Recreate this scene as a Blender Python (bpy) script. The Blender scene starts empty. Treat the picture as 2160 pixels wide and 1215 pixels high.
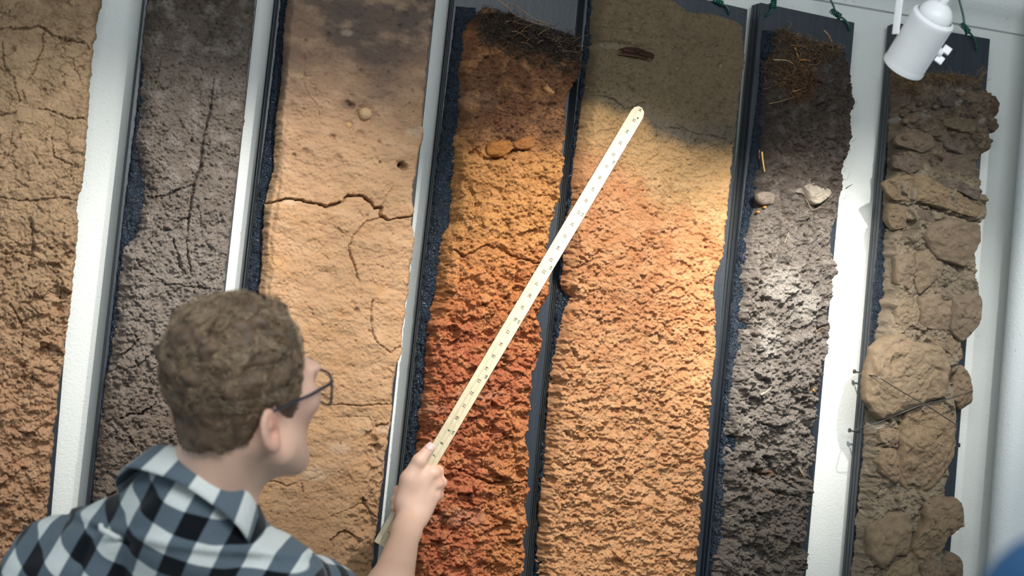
import bpy, math, random
import numpy as np
from mathutils import Vector, Matrix

random.seed(7)
RNG = np.random.default_rng(11)
sc = bpy.context.scene
COL = sc.collection

# ------------------------------------------------------------------ camera
FPX = 4060.0
YAW, PITCH, ROLL = math.radians(18.0), math.radians(3.5), math.radians(5.4)
TARGET = np.array([0.0, 0.0, 1.80])
DIST = 3.5
FWD = np.array([math.sin(YAW) * math.cos(PITCH), math.cos(YAW) * math.cos(PITCH), math.sin(PITCH)])
RH = np.array([math.cos(YAW), -math.sin(YAW), 0.0])
UPV = np.cross(RH, FWD)
RIGHT = math.cos(ROLL) * RH + math.sin(ROLL) * UPV
UP = math.cos(ROLL) * UPV - math.sin(ROLL) * RH
CAM = TARGET - FWD * DIST
FH = np.array([math.sin(YAW), math.cos(YAW), 0.0])

cam_d = bpy.data.cameras.new('camera')
cam_d.sensor_width = 36.0
cam_d.lens = FPX / 2160.0 * 36.0
cam_d.clip_start = 0.05
cam_o = bpy.data.objects.new('camera', cam_d)
COL.objects.link(cam_o)
M = Matrix.Identity(4)
for i in range(3):
    M[i][0], M[i][1], M[i][2], M[i][3] = RIGHT[i], UP[i], -FWD[i], CAM[i]
cam_o.matrix_world = M
sc.camera = cam_o
cam_d.dof.use_dof = True
cam_d.dof.focus_distance = 3.42
cam_d.dof.aperture_fstop = 4.0


def ray(px, py):
    px = np.asarray(px, float); py = np.asarray(py, float)
    return (FWD * FPX + RIGHT * (px[..., None] - 1080.0) + UP * (607.5 - py[..., None])) / FPX


def at(px, py, y):
    """point of the plane Y=y seen at a place of the photograph (plan drawing of the wall)"""
    r = ray(px, py)
    t = (np.asarray(y) - CAM[1]) / r[..., 1]
    return CAM + r * t[..., None]


def P(px, py, z):
    return CAM + ray(px, py) * z


def depth_of(p):
    return float(np.dot(np.asarray(p) - CAM, FWD))


# ------------------------------------------------------------------ world, lamps, exposure
world = bpy.data.worlds.new('world'); sc.world = world
world.use_nodes = True
bg = world.node_tree.nodes['Background']
bg.inputs[0].default_value = (0.72, 0.88, 1.0, 1)
bg.inputs[1].default_value = 0.40
sc.view_settings.view_transform = 'Standard'
sc.view_settings.look = 'None'
sc.view_settings.exposure = 0.1
sc.view_settings.gamma = 1.0
sc.view_settings.use_curve_mapping = False
sc.cycles.use_denoising = True
sc.cycles.denoiser = 'OPENIMAGEDENOISE'
sc.cycles.denoising_input_passes = 'RGB_ALBEDO_NORMAL'
sc.cycles.denoising_prefilter = 'NONE'


def spot(name, loc, target, power, angle, blend, color, size=0.03):
    l = bpy.data.lights.new(name, 'SPOT')
    l.energy = power; l.spot_size = math.radians(angle); l.spot_blend = blend
    l.color = color; l.shadow_soft_size = size
    o = bpy.data.objects.new(name, l); COL.objects.link(o)
    o.location = Vector(loc)
    o.rotation_euler = (Vector(target) - Vector(loc)).to_track_quat('-Z', 'Y').to_euler()
    return o


def area(name, loc, target, power, sx, sy, color):
    l = bpy.data.lights.new(name, 'AREA')
    l.shape = 'RECTANGLE'; l.size = sx; l.size_y = sy; l.energy = power; l.color = color
    o = bpy.data.objects.new(name, l); COL.objects.link(o)
    o.location = Vector(loc)
    o.rotation_euler = (Vector(target) - Vector(loc)).to_track_quat('-Z', 'Y').to_euler()
    return o


LAMP_A = P(1900, 150, 2.98)          # mouth of the spotlight seen in the photograph
WARM = (1.0, 0.94, 0.86)
NEUT = (1.0, 0.96, 0.91)
spot('spot_right', LAMP_A + np.array([-0.02, 0.02, -0.02]), at(1630, 670, 0.0), 46, 52, 1.0, WARM, 0.014)
spot('spot_middle', (-0.22, -1.15, 2.62), at(520, 640, 0.0), 72, 30, 1.0, NEUT, 0.014)
spot('spot_far_left', (-0.42, -1.2, 2.62), at(110, 770, 0.0), 84, 38, 1.0, NEUT, 0.014)
spot('spot_cross', (0.64, -1.15, 2.62), at(1800, 720, 0.0), 66, 34, 1.0, NEUT, 0.014)
spot('spot_centre', (0.11, -1.10, 2.62), at(1190, 880, 0.0), 152, 42, 1.0, NEUT, 0.014)
spot('spot_edge', (1.36, -1.25, 2.62), at(2110, 640, 0.0), 22, 34, 1.0, NEUT, 0.014)
area('front_fill', (-0.3, -2.7, 2.85), (-0.1, -0.6, 1.5), 62, 2.4, 0.9, (0.94, 0.98, 1.0))  # unseen fill light, added to brighten everything from the front

# ------------------------------------------------------------------ noise (numpy)


def _tab(seed):
    r = np.random.default_rng(seed)
    p = r.permutation(1024)
    return np.concatenate([p, p]), r


def pn(x, y, seed=0):
    p, r = _tab(seed)
    a = r.random(1024) * 2 * np.pi
    gx, gy = np.cos(a), np.sin(a)
    xi = np.floor(x).astype(np.int64); yi = np.floor(y).astype(np.int64)
    xf = x - xi; yf = y - yi
    u = xf * xf * xf * (xf * (xf * 6 - 15) + 10); v = yf * yf * yf * (yf * (yf * 6 - 15) + 10)

    def g(ix, iy, fx, fy):
        h = p[(p[ix & 1023] + iy) & 1023]
        return gx[h] * fx + gy[h] * fy
    a0 = g(xi, yi, xf, yf); a1 = g(xi + 1, yi, xf - 1, yf)
    b0 = g(xi, yi + 1, xf, yf - 1); b1 = g(xi + 1, yi + 1, xf - 1, yf - 1)
    return ((a0 + u * (a1 - a0)) * (1 - v) + (b0 + u * (b1 - b0)) * v) * 1.5


def fbm(x, y, period, octaves=4, seed=0, gain=0.5):
    s = 0; amp = 1.0; f = 1.0 / period; n = 0
    for o in range(octaves):
        s = s + amp * pn(x * f + 17.3 * o, y * f - 9.1 * o, seed + o)
        n += amp; amp *= gain; f *= 2.03
    return s / n


def worley(x, y, seed=0):
    p, r = _tab(seed)
    jx, jy = r.random(1024), r.random(1024)
    xi = np.floor(x).astype(np.int64); yi = np.floor(y).astype(np.int64)
    f1 = np.full(x.shape, 9.0); f2 = np.full(x.shape, 9.0)
    cid = np.zeros(x.shape, np.int64); dx = np.zeros(x.shape); dy = np.zeros(x.shape)
    for i in (-1, 0, 1):
        for j in (-1, 0, 1):
            h = p[(p[(xi + i) & 1023] + yi + j) & 1023]
            ex = x - (xi + i + jx[h]); ey = y - (yi + j + jy[h])
            d = np.sqrt(ex * ex + ey * ey)
            m = d < f1
            f2 = np.where(m, f1, np.minimum(f2, d))
            cid = np.where(m, h, cid); dx = np.where(m, ex, dx); dy = np.where(m, ey, dy)
            f1 = np.where(m, d, f1)
    return f1, f2, cid, dx, dy


def facet(x, z, size, seed, amp, tilt, groove=0.0, gw=0.10, warp=0.35, asp=1.0, dome=0.0, bias=0.2):
    """broken crumb surface: every cell its own tilted face, grooves between the cells"""
    wx = x + size * warp * fbm(x, z, size * 1.3, 3, seed + 40)
    wz = z + size * warp * fbm(x, z, size * 1.3, 3, seed + 60)
    f1, f2, cid, dx, dy = worley(wx / size, wz / size * asp, seed)
    r = np.random.default_rng(seed + 5)
    a, b, c = r.random(1024) * 2 - 1, r.random(1024) * 2 - 1, r.random(1024) * 2 - 1
    e = f2 - f1
    ed = 1 - np.exp(-(e / 0.15) ** 2)
    h = amp * a[cid] * ed + tilt * size * (b[cid] * dx + (c[cid] * 0.9 - bias) * dy) * ed
    h = h - groove * np.exp(-(e / gw) ** 2) - dome * f1 * f1
    return h


def modul(X, Z, seed, lo=0.55, hi=1.5, period=0.075):
    return lo + (hi - lo) * np.clip(0.5 + 1.1 * fbm(X, Z, period, 3, seed), 0, 1)


def grains(X, Z, size, amp, seed, prob=0.75):
    f1, f2, cid, dx, dy = worley(X / size + 0.5 * pn(X / size / 1.7, Z / size / 1.7, seed + 4), Z / size, seed)
    r = np.random.default_rng(seed + 2).random(1024)
    g = np.where(r[cid] < prob, 0.35 + 0.65 * r[cid] / prob, 0.0)
    return amp * g * np.sqrt(np.clip(1 - (f1 / 0.62) ** 2, 0, 1))


def billow(X, Z, period, amp, seed, octaves=4, asp=1.0):
    o = 0; a = 1.0; n = 0
    wx = 0.35 * period * pn(X / period, Z / period, seed + 50); wz = 0.35 * period * pn(X / period + 7, Z / period - 3, seed + 51)
    for k in range(octaves):
        f = 2.1 ** k / period
        o = o + a * (1 - 2.4 * np.abs(pn((X + wx) * f + 3.7 * k, (Z + wz) * f * asp, seed + k))); n += a; a *= 0.55
    return -amp * o / n


def cracknet(X, Z, size, depth, w, seed, warp=0.6, cover=0.0):
    wx = X + size * warp * fbm(X, Z, size * 0.9, 4, seed + 30, 0.6); wz = Z + size * warp * fbm(X, Z, size * 0.9, 4, seed + 31, 0.6)
    f1, f2, cid, dx, dy = worley(wx / size, wz / size, seed)
    m = np.clip(0.5 + cover + 2.2 * fbm(X, Z, size * 1.8, 2, seed + 33), 0, 1)
    return -depth * m * np.exp(-(((f2 - f1) * size) / w) ** 2)


def crack(px, py, pts, width, depth, seed=0, jit=5.0, taper=True):
    """groove along a polyline; width in photograph pixels, depth in metres"""
    pts = np.asarray(pts, float)
    x0, y0 = pts.min(0) - 30; x1, y1 = pts.max(0) + 30
    out = np.zeros(px.shape)
    m = (px > x0) & (px < x1) & (py > y0) & (py < y1)
    if not m.any():
        return out
    qx, qy = px[m], py[m]
    ax = qx + jit * fbm(qx, qy, 22, 4, seed + 100, 0.7); ay = qy + jit * 1.5 * fbm(qx, qy, 22, 4, seed + 130, 0.7)
    best = np.full(qx.shape, 1e9); wbest = np.ones(qx.shape)
    L = np.concatenate([[0], np.cumsum(np.linalg.norm(np.diff(pts, axis=0), axis=1))]); T = L[-1]
    for i in range(len(pts) - 1):
        a, b = pts[i], pts[i + 1]; ab = b - a; l2 = (ab ** 2).sum() + 1e-9
        t = np.clip(((ax - a[0]) * ab[0] + (ay - a[1]) * ab[1]) / l2, 0, 1)
        d = np.hypot(ax - a[0] - t * ab[0], ay - a[1] - t * ab[1])
        s = (L[i] + t * math.sqrt(l2)) / T
        k = d < best
        best = np.where(k, d, best); wbest = np.where(k, s, wbest)
    w = width * (0.65 + 0.35 * np.sin(np.pi * np.clip(wbest, 0, 1))) if taper else width
    w = w * (0.62 + 0.75 * fbm(qx, qy, 34, 3, seed + 9))
    out[m] = -depth * np.exp(-(best / np.maximum(w, 0.5)) ** 3) * np.clip(w / 0.9, 0.25, 1)
    return out


def blob(px, py, x, y, rx, ry=None, seed=0, ragged=0.3, hard=1.0):
    ry = ry or rx
    d = np.hypot((px - x) / rx, (py - y) / ry) + ragged * fbm(px, py, (rx + ry) * 0.6, 3, seed)
    return np.clip((1.25 - d) * 2.0 * hard, 0, 1)


def sm(a, b, x):
    t = np.clip((x - a) / (b - a), 0, 1)
    return t * t * (3 - 2 * t)


def lin(c):
    c = np.asarray(c, float) / 255.0
    return np.where(c <= 0.04045, c / 12.92, ((c + 0.055) / 1.055) ** 2.4)


def rgba(c, a=1.0):
    l = lin(c); return (float(l[0]), float(l[1]), float(l[2]), a)


def mixc(c, m, col):
    return c * (1 - m[..., None]) + lin(col) * m[..., None]


# ------------------------------------------------------------------ materials


def new_mat(name):
    m = bpy.data.materials.new(name); m.use_nodes = True
    nt = m.node_tree; b = nt.nodes['Principled BSDF']
    return m, nt, b


def nd(nt, t, **kw):
    n = nt.nodes.new(t)
    for k, v in kw.items():
        if k.startswith('i_'):
            n.inputs[k[2:].replace('_', ' ')].default_value = v
        else:
            setattr(n, k, v)
    return n


def noise(nt, scale, detail=4, rough=0.6, vec=None):
    n = nt.nodes.new('ShaderNodeTexNoise')
    n.inputs['Scale'].default_value = scale; n.inputs['Detail'].default_value = detail
    n.inputs['Roughness'].default_value = rough
    if vec is None:
        tc = nt.nodes.new('ShaderNodeTexCoord'); vec = tc.outputs['Object']
    nt.links.new(vec, n.inputs['Vector'])
    return n


def ramp(nt, src, stops):
    r = nt.nodes.new('ShaderNodeValToRGB')
    el = r.color_ramp.elements
    while len(el) < len(stops):
        el.new(0.5)
    for e, (p, c) in zip(el, stops):
        e.position = p; e.color = c
    nt.links.new(src, r.inputs[0])
    return r


def bump(nt, src, strength, dist, b, prev=None):
    n = nt.nodes.new('ShaderNodeBump')
    n.inputs['Strength'].default_value = strength; n.inputs['Distance'].default_value = dist
    nt.links.new(src, n.inputs['Height'])
    if prev is not None:
        nt.links.new(prev.outputs[0], n.inputs['Normal'])
    nt.links.new(n.outputs[0], b.inputs['Normal'])
    return n


def mulcol(nt, a, bsock, fac=1.0):
    n = nt.nodes.new('ShaderNodeMix'); n.data_type = 'RGBA'; n.blend_type = 'MULTIPLY'
    n.inputs['Factor'].default_value = fac
    nt.links.new(a, n.inputs['A']); nt.links.new(bsock, n.inputs['B'])
    return n.outputs['Result']


def plain(name, col, rough=0.6, var=0.12, scale=30, bs=0.15, bd=0.001, spec=0.5, metal=0.0):
    m, nt, b = new_mat(name)
    n = noise(nt, scale)
    r = ramp(nt, n.outputs['Fac'], [(0.3, rgba(np.asarray(col) * (1 - var))), (0.7, rgba(np.minimum(np.asarray(col) * (1 + var), 255)))])
    nt.links.new(r.outputs[0], b.inputs['Base Color'])
    b.inputs['Roughness'].default_value = rough
    b.inputs['Specular IOR Level'].default_value = spec
    b.inputs['Metallic'].default_value = metal
    n2 = noise(nt, scale * 6)
    bump(nt, n2.outputs['Fac'], bs, bd, b)
    return m


def soil_mat(name, grain=900, dark=0.72, light=1.22, bs=0.6, bd=0.0012, mid=240):
    m, nt, b = new_mat(name)
    at_ = nt.nodes.new('ShaderNodeAttribute'); at_.attribute_name = 'soil_colour'
    n1 = noise(nt, grain, 3, 0.65)
    r1 = ramp(nt, n1.outputs['Fac'], [(0.34, (0.5 * dark + 0.5,) * 3 + (1,)), (0.66, (0.5 * light + 0.5,) * 3 + (1,))])
    n2 = noise(nt, mid, 5, 0.65)
    r2 = ramp(nt, n2.outputs['Fac'], [(0.3, (0.86, 0.86, 0.86, 1)), (0.7, (1.12, 1.11, 1.10, 1))])
    c = mulcol(nt, at_.outputs['Color'], r1.outputs[0])
    c = mulcol(nt, c, r2.outputs[0])
    nt.links.new(c, b.inputs['Base Color'])
    b.inputs['Roughness'].default_value = 0.93
    b.inputs['Specular IOR Level'].default_value = 0.25
    p1 = bump(nt, n2.outputs['Fac'], min(1, bs * 1.2), bd * 2.2, b)
    bump(nt, n1.outputs['Fac'], min(1, bs * 1.5), bd * 1.9, b, p1)
    return m


def attr_mat(name, attr='strand_colour', rough=0.75, spec=0.3):
    m, nt, b = new_mat(name)
    a = nt.nodes.new('ShaderNodeAttribute'); a.attribute_name = attr
    n = noise(nt, 300, 2)
    r = ramp(nt, n.outputs['Fac'], [(0.3, (0.8, 0.8, 0.8, 1)), (0.7, (1.15, 1.15, 1.15, 1))])
    nt.links.new(mulcol(nt, a.outputs['Color'], r.outputs[0]), b.inputs['Base Color'])
    b.inputs['Roughness'].default_value = rough
    b.inputs['Specular IOR Level'].default_value = spec
    return m


def tar_mat():
    m, nt, b = new_mat('bitumen')
    n = noise(nt, 120, 5)
    r = ramp(nt, n.outputs['Fac'], [(0.35, (0.004, 0.008, 0.014, 1)), (0.75, (0.013, 0.025, 0.042, 1))])
    nt.links.new(r.outputs[0], b.inputs['Base Color'])
    b.inputs['Roughness'].default_value = 0.22
    b.inputs['Specular IOR Level'].default_value = 0.36
    n2 = noise(nt, 230, 3)
    bump(nt, n2.outputs['Fac'], 1.0, 0.006, b)
    return m


def board_mat():
    m, nt, b = new_mat('painted_board')
    tc = nt.nodes.new('ShaderNodeTexCoord')
    mp = nt.nodes.new('ShaderNodeMapping'); mp.inputs['Scale'].default_value = (90, 90, 6)
    nt.links.new(tc.outputs['Object'], mp.inputs[0])
    n = noise(nt, 1.0, 6, 0.7, mp.outputs[0])
    r = ramp(nt, n.outputs['Fac'], [(0.3, (0.008, 0.012, 0.018, 1)), (0.75, (0.017, 0.027, 0.041, 1))])
    nt.links.new(r.outputs[0], b.inputs['Base Color'])
    b.inputs['Roughness'].default_value = 0.42
    n2 = noise(nt, 160, 5)
    p = bump(nt, n2.outputs['Fac'], 0.25, 0.001, b)
    bump(nt, n.outputs['Fac'], 0.35, 0.0008, b, p)
    return m


def wall_mat(name='plaster', col=(214, 218, 214)):
    m, nt, b = new_mat(name)
    n = noise(nt, 3.0, 4)
    r = ramp(nt, n.outputs['Fac'], [(0.3, rgba(np.asarray(col) * 0.975)), (0.7, rgba(col))])
    n2 = noise(nt, 170, 3, 0.5)
    pits = ramp(nt, n2.outputs['Fac'], [(0.27, (0.72, 0.72, 0.70, 1)), (0.33, (1, 1, 1, 1))])
    nt.links.new(mulcol(nt, r.outputs[0], pits.outputs[0]), b.inputs['Base Color'])
    b.inputs['Roughness'].default_value = 0.85
    n3 = noise(nt, 260, 4, 0.6)
    p = bump(nt, n3.outputs['Fac'], 0.5, 0.0022, b)
    bump(nt, n2.outputs['Fac'], 0.35, 0.002, b, p)
    return m


MAT_TAR = tar_mat(); MAT_BOARD = board_mat(); MAT_WALL = wall_mat()
MAT_PIER = wall_mat('smooth_plaster', (222, 228, 228))
MAT_WHITE = plain('white_enamel', (244, 245, 245), 0.38, 0.01, 20, 0.05, 0.0003)
MAT_WIRE = plain('green_plastic_wire', (18, 74, 62), 0.4, 0.25, 60, 0.1, 0.0003)
MAT_STEEL = plain('dull_steel_wire', (84, 82, 78), 0.45, 0.15, 200, 0.1, 0.0003, 0.5, 0.7)
MAT_STRAND = attr_mat('plant_fibre')
MAT_FLOOR = plain('grey_floor', (120, 118, 112), 0.5, 0.06, 12)

# ------------------------------------------------------------------ object helpers


def tag(o, label=None, cat=None, group=None, kind=None):
    if label: o['label'] = label
    if cat: o['category'] = cat
    if group: o['group'] = group
    if kind: o['kind'] = kind
    return o


def empty(name, loc, label, cat, group=None):
    o = bpy.data.objects.new(name, None); COL.objects.link(o)
    o.empty_display_size = 0.05
    o.location = Vector(loc)
    return tag(o, label, cat, group)


def link(name, me, mat, parent=None):
    o = bpy.data.objects.new(name, me); COL.objects.link(o)
    if mat is not None:
        me.materials.append(mat)
    if parent is not None:
        o.parent = parent
        root = Vector((0, 0, 0)); q = parent
        while q is not None:
            root += q.location; q = q.parent
        o.location = -root
    return o


def mesh_np(name, V, F, mat, parent=None, smooth=True, colour=None, attr='soil_colour', floats=None):
    """V (n,3), F list of arrays of quads / tris (all one width) or list of lists"""
    me = bpy.data.meshes.new(name)
    V = np.asarray(V, np.float32)
    if isinstance(F, np.ndarray):
        k = F.shape[1]; n = F.shape[0]
        me.vertices.add(len(V)); me.vertices.foreach_set('co', V.ravel())
        me.loops.add(n * k); me.loops.foreach_set('vertex_index', F.astype(np.int32).ravel())
        me.polygons.add(n)
        me.polygons.foreach_set('loop_start', np.arange(0, n * k, k, dtype=np.int32))
        me.update(calc_edges=True)
    else:
        me.from_pydata([tuple(v) for v in V], [], F)
        me.update()
    if smooth:
        me.polygons.foreach_set('use_smooth', np.ones(len(me.polygons), bool))
    if colour is not None:
        a = me.attributes.new(attr, 'FLOAT_COLOR', 'POINT')
        c = np.ones((len(V), 4), np.float32); c[:, :3] = colour
        a.data.foreach_set('color', c.ravel())
    if floats:
        for k_, v_ in floats.items():
            a = me.attributes.new(k_, 'FLOAT', 'POINT'); a.data.foreach_set('value', np.asarray(v_, np.float32))
    return link(name, me, mat, parent)


def grid_faces(nr, nc, off=0):
    i = np.arange(nr * nc).reshape(nr, nc) + off
    return np.stack([i[:-1, :-1], i[1:, :-1], i[1:, 1:], i[:-1, 1:]], -1).reshape(-1, 4)


class MB:
    """collects simple shapes into one mesh"""
    def __init__(s): s.V = []; s.F = []

    def add(s, V, F):
        o = len(s.V); s.V += [tuple(v) for v in V]; s.F += [[i + o for i in f] for f in F]

    def hexa(s, b, t):
        """b and t: four points each, the same order round"""
        s.add(list(b) + list(t), [[3, 2, 1, 0], [4, 5, 6, 7], [0, 1, 5, 4], [1, 2, 6, 5], [2, 3, 7, 6], [3, 0, 4, 7]])

    def box(s, c, sx, sy, sz, R=None):
        R = np.eye(3) if R is None else R
        c = np.asarray(c, float)
        q = [(-1, -1), (1, -1), (1, 1), (-1, 1)]
        s.hexa([c + R @ np.array([a * sx / 2, b * sy / 2, -sz / 2]) for a, b in q],
               [c + R @ np.array([a * sx / 2, b * sy / 2, sz / 2]) for a, b in q])

    def tube(s, pts, r, n=8, caps=True):
        pts = np.asarray(pts, float)
        r = np.broadcast_to(r, (len(pts),))
        T = np.gradient(pts, axis=0); T /= np.linalg.norm(T, axis=1)[:, None] + 1e-12
        u = np.cross(T[0], [0.13, 0.37, 0.92]); u /= np.linalg.norm(u)
        V = []
        for i in range(len(pts)):
            u = u - T[i] * np.dot(u, T[i]); u /= np.linalg.norm(u) + 1e-12
            v = np.cross(T[i], u)
            for k in range(n):
                a = 2 * math.pi * k / n
                V.append(pts[i] + r[i] * (math.cos(a) * u + math.sin(a) * v))
        F = [[i * n + k, i * n + (k + 1) % n, (i + 1) * n + (k + 1) % n, (i + 1) * n + k] for i in range(len(pts) - 1) for k in range(n)]
        if caps:
            F.append(list(range(n))[::-1]); F.append([(len(pts) - 1) * n + k for k in range(n)])
        s.add(V, F)

    def lathe(s, prof, c, ax, n=40):
        """prof: (r, t) pairs along the axis ax from c"""
        ax = np.asarray(ax, float) / np.linalg.norm(ax)
        u = np.cross(ax, [0.2, 0.9, 0.3]); u /= np.linalg.norm(u); v = np.cross(ax, u)
        V = []
        for r, t in prof:
            for k in range(n):
                a = 2 * math.pi * k / n
                V.append(np.asarray(c) + ax * t + r * (math.cos(a) * u + math.sin(a) * v))
        F = [[i * n + k, i * n + (k + 1) % n, (i + 1) * n + (k + 1) % n, (i + 1) * n + k] for i in range(len(prof) - 1) for k in range(n)]
        s.add(V, F)

    def build(s, name, mat, parent=None, smooth=True, bevel=0.0, seg=2, angle=40):
        me = bpy.data.meshes.new(name)
        me.from_pydata(s.V, [], s.F); me.update()
        import bmesh
        bm = bmesh.new(); bm.from_mesh(me)
        bmesh.ops.recalc_face_normals(bm, faces=bm.faces)
        if bevel > 0:
            es = [e for e in bm.edges if len(e.link_faces) == 2 and e.calc_face_angle(0) > math.radians(30)]
            bmesh.ops.bevel(bm, geom=es, offset=bevel, segments=seg, affect='EDGES', profile=0.6)
        bm.to_mesh(me); bm.free()
        if smooth:
            me.polygons.foreach_set('use_smooth', np.ones(len(me.polygons), bool))
            try:
                me.set_sharp_from_angle(angle=math.radians(angle))
            except Exception:
                pass
        return link(name, me, mat, parent)


# ------------------------------------------------------------------ the room
FLOOR_Z = 0.0
CEIL_Z = 2.95
b = MB(); b.box((0.6, 0.06, 1.475), 6.0, 0.12, 2.95)
tag(b.build('wall_back', MAT_WALL, smooth=False), 'off-white stippled plaster wall behind the soil profiles', kind='structure')
b = MB(); b.box((0.6, -2.4, -0.05), 6.0, 5.2, 0.1)
tag(b.build('floor', MAT_FLOOR, smooth=False), kind='structure')
b = MB(); b.box((0.6, -2.4, CEIL_Z + 0.05), 6.0, 5.2, 0.1)
tag(b.build('ceiling', MAT_PIER, smooth=False), kind='structure')
# picture rail: a shallow cove moulding high on the wall
zr = at(2000, 22, 0.0)[2]
b = MB()
prof = [(0.0, 0.055), (-0.030, 0.052), (-0.034, 0.030), (-0.030, 0.016), (-0.018, 0.004), (-0.010, -0.010), (-0.008, -0.024), (0.0, -0.026)]
V = []; F = []
for X in (-2.4, 3.6):
    for y, z in prof:
        V.append((X, y, zr + z))
k = len(prof)
for i in range(k - 1):
    F.append([i, i + 1, k + i + 1, k + i])
F += [list(range(k))[::-1], [k + i for i in range(k)]]
b.add(V, F)
tag(b.build('trim_1', MAT_WALL, smooth=True), 'pale plaster picture rail high on the wall', kind='structure')
# white pilaster with a rounded corner standing before the wall at the right
rr = 0.030; fy = -0.105
ray_e = ray(2103.0, 900.0); rx_n = np.array([ray_e[1], -ray_e[0]]) / math.hypot(ray_e[0], ray_e[1])      # square to the line of sight
pe = at(np.array([2103.0]), np.array([900.0]), np.array([fy + rr]))[0]
ccx = pe[0] + rr / rx_n[0]; ccy = fy + rr
pr = [(ccx + 0.10, -0.002)]
for a in np.linspace(math.radians(208), math.radians(90), 14)[::1]:
    pr.append((ccx + rr * math.cos(a) * 1.0 if a > math.pi / 2 else ccx, ccy - rr * math.sin(a)))
pr += [(ccx + 0.6, fy), (ccx + 0.6, -0.002)]
k = len(pr); b = MB()
V = [(x, y, 0.0) for x, y in pr] + [(x, y, CEIL_Z) for x, y in pr]
F = [[i, (i + 1) % k, k + (i + 1) % k, k + i] for i in range(k)] + [list(range(k))[::-1], [k + i for i in range(k)]]
b.add(V, F)
tag(b.build('trim_2', MAT_PIER, smooth=True), 'smooth white pilaster with a rounded corner at the right', kind='structure')

# ------------------------------------------------------------------ soil profiles
BF = 0.047      # front of the boards (they hang 1 cm off the wall)
BB = 0.012
STEP = 1.75
BOT = 1330
SOILS = {}


def poly(pts):
    a = np.asarray(sorted(pts, key=lambda t: t[1]), float)
    return lambda y: np.interp(y, a[:, 1], a[:, 0]) + np.where(y > a[-1, 1], (y - a[-1, 1]) * (a[-1, 0] - a[-2, 0]) / (a[-1, 1] - a[-2, 1] + 1e-9), 0)


def jag(y, amp, seed):
    return amp * (fbm(y, y * 0 + 3.3, 34, 4, seed, 0.65) * 1.7)


def make_board(parent, tl, tr, bl, br, plies=4, thick=None):
    """four photograph points: left ones on the back edge, right ones on the front edge"""
    TL, BL = at(*tl, -BB), at(*bl, -BB)
    TR, BR = at(*tr, -BF), at(*br, -BF)
    m = MB(); n = plies
    r = random.Random(int(tl[0]) + 3)
    for k in range(n):
        y0 = -BB - (BF - BB) * k / n; y1 = -BB - (BF - BB) * (k + 1) / n + 0.0007
        o = [r.uniform(-0.0012, 0.0012) for _ in range(4)]
        pts = [(TL[0] + o[0], TL[2] + o[1] * 0.5), (TR[0] + o[2], TR[2] + o[1] * 0.5), (BR[0] + o[2], BR[2]), (BL[0] + o[0], BL[2])]
        m.hexa([(x, y0, z) for x, z in pts], [(x, y1, z) for x, z in pts])
    return m.build('board', MAT_BOARD, parent, smooth=False, bevel=0.0012, seg=1)


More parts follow.
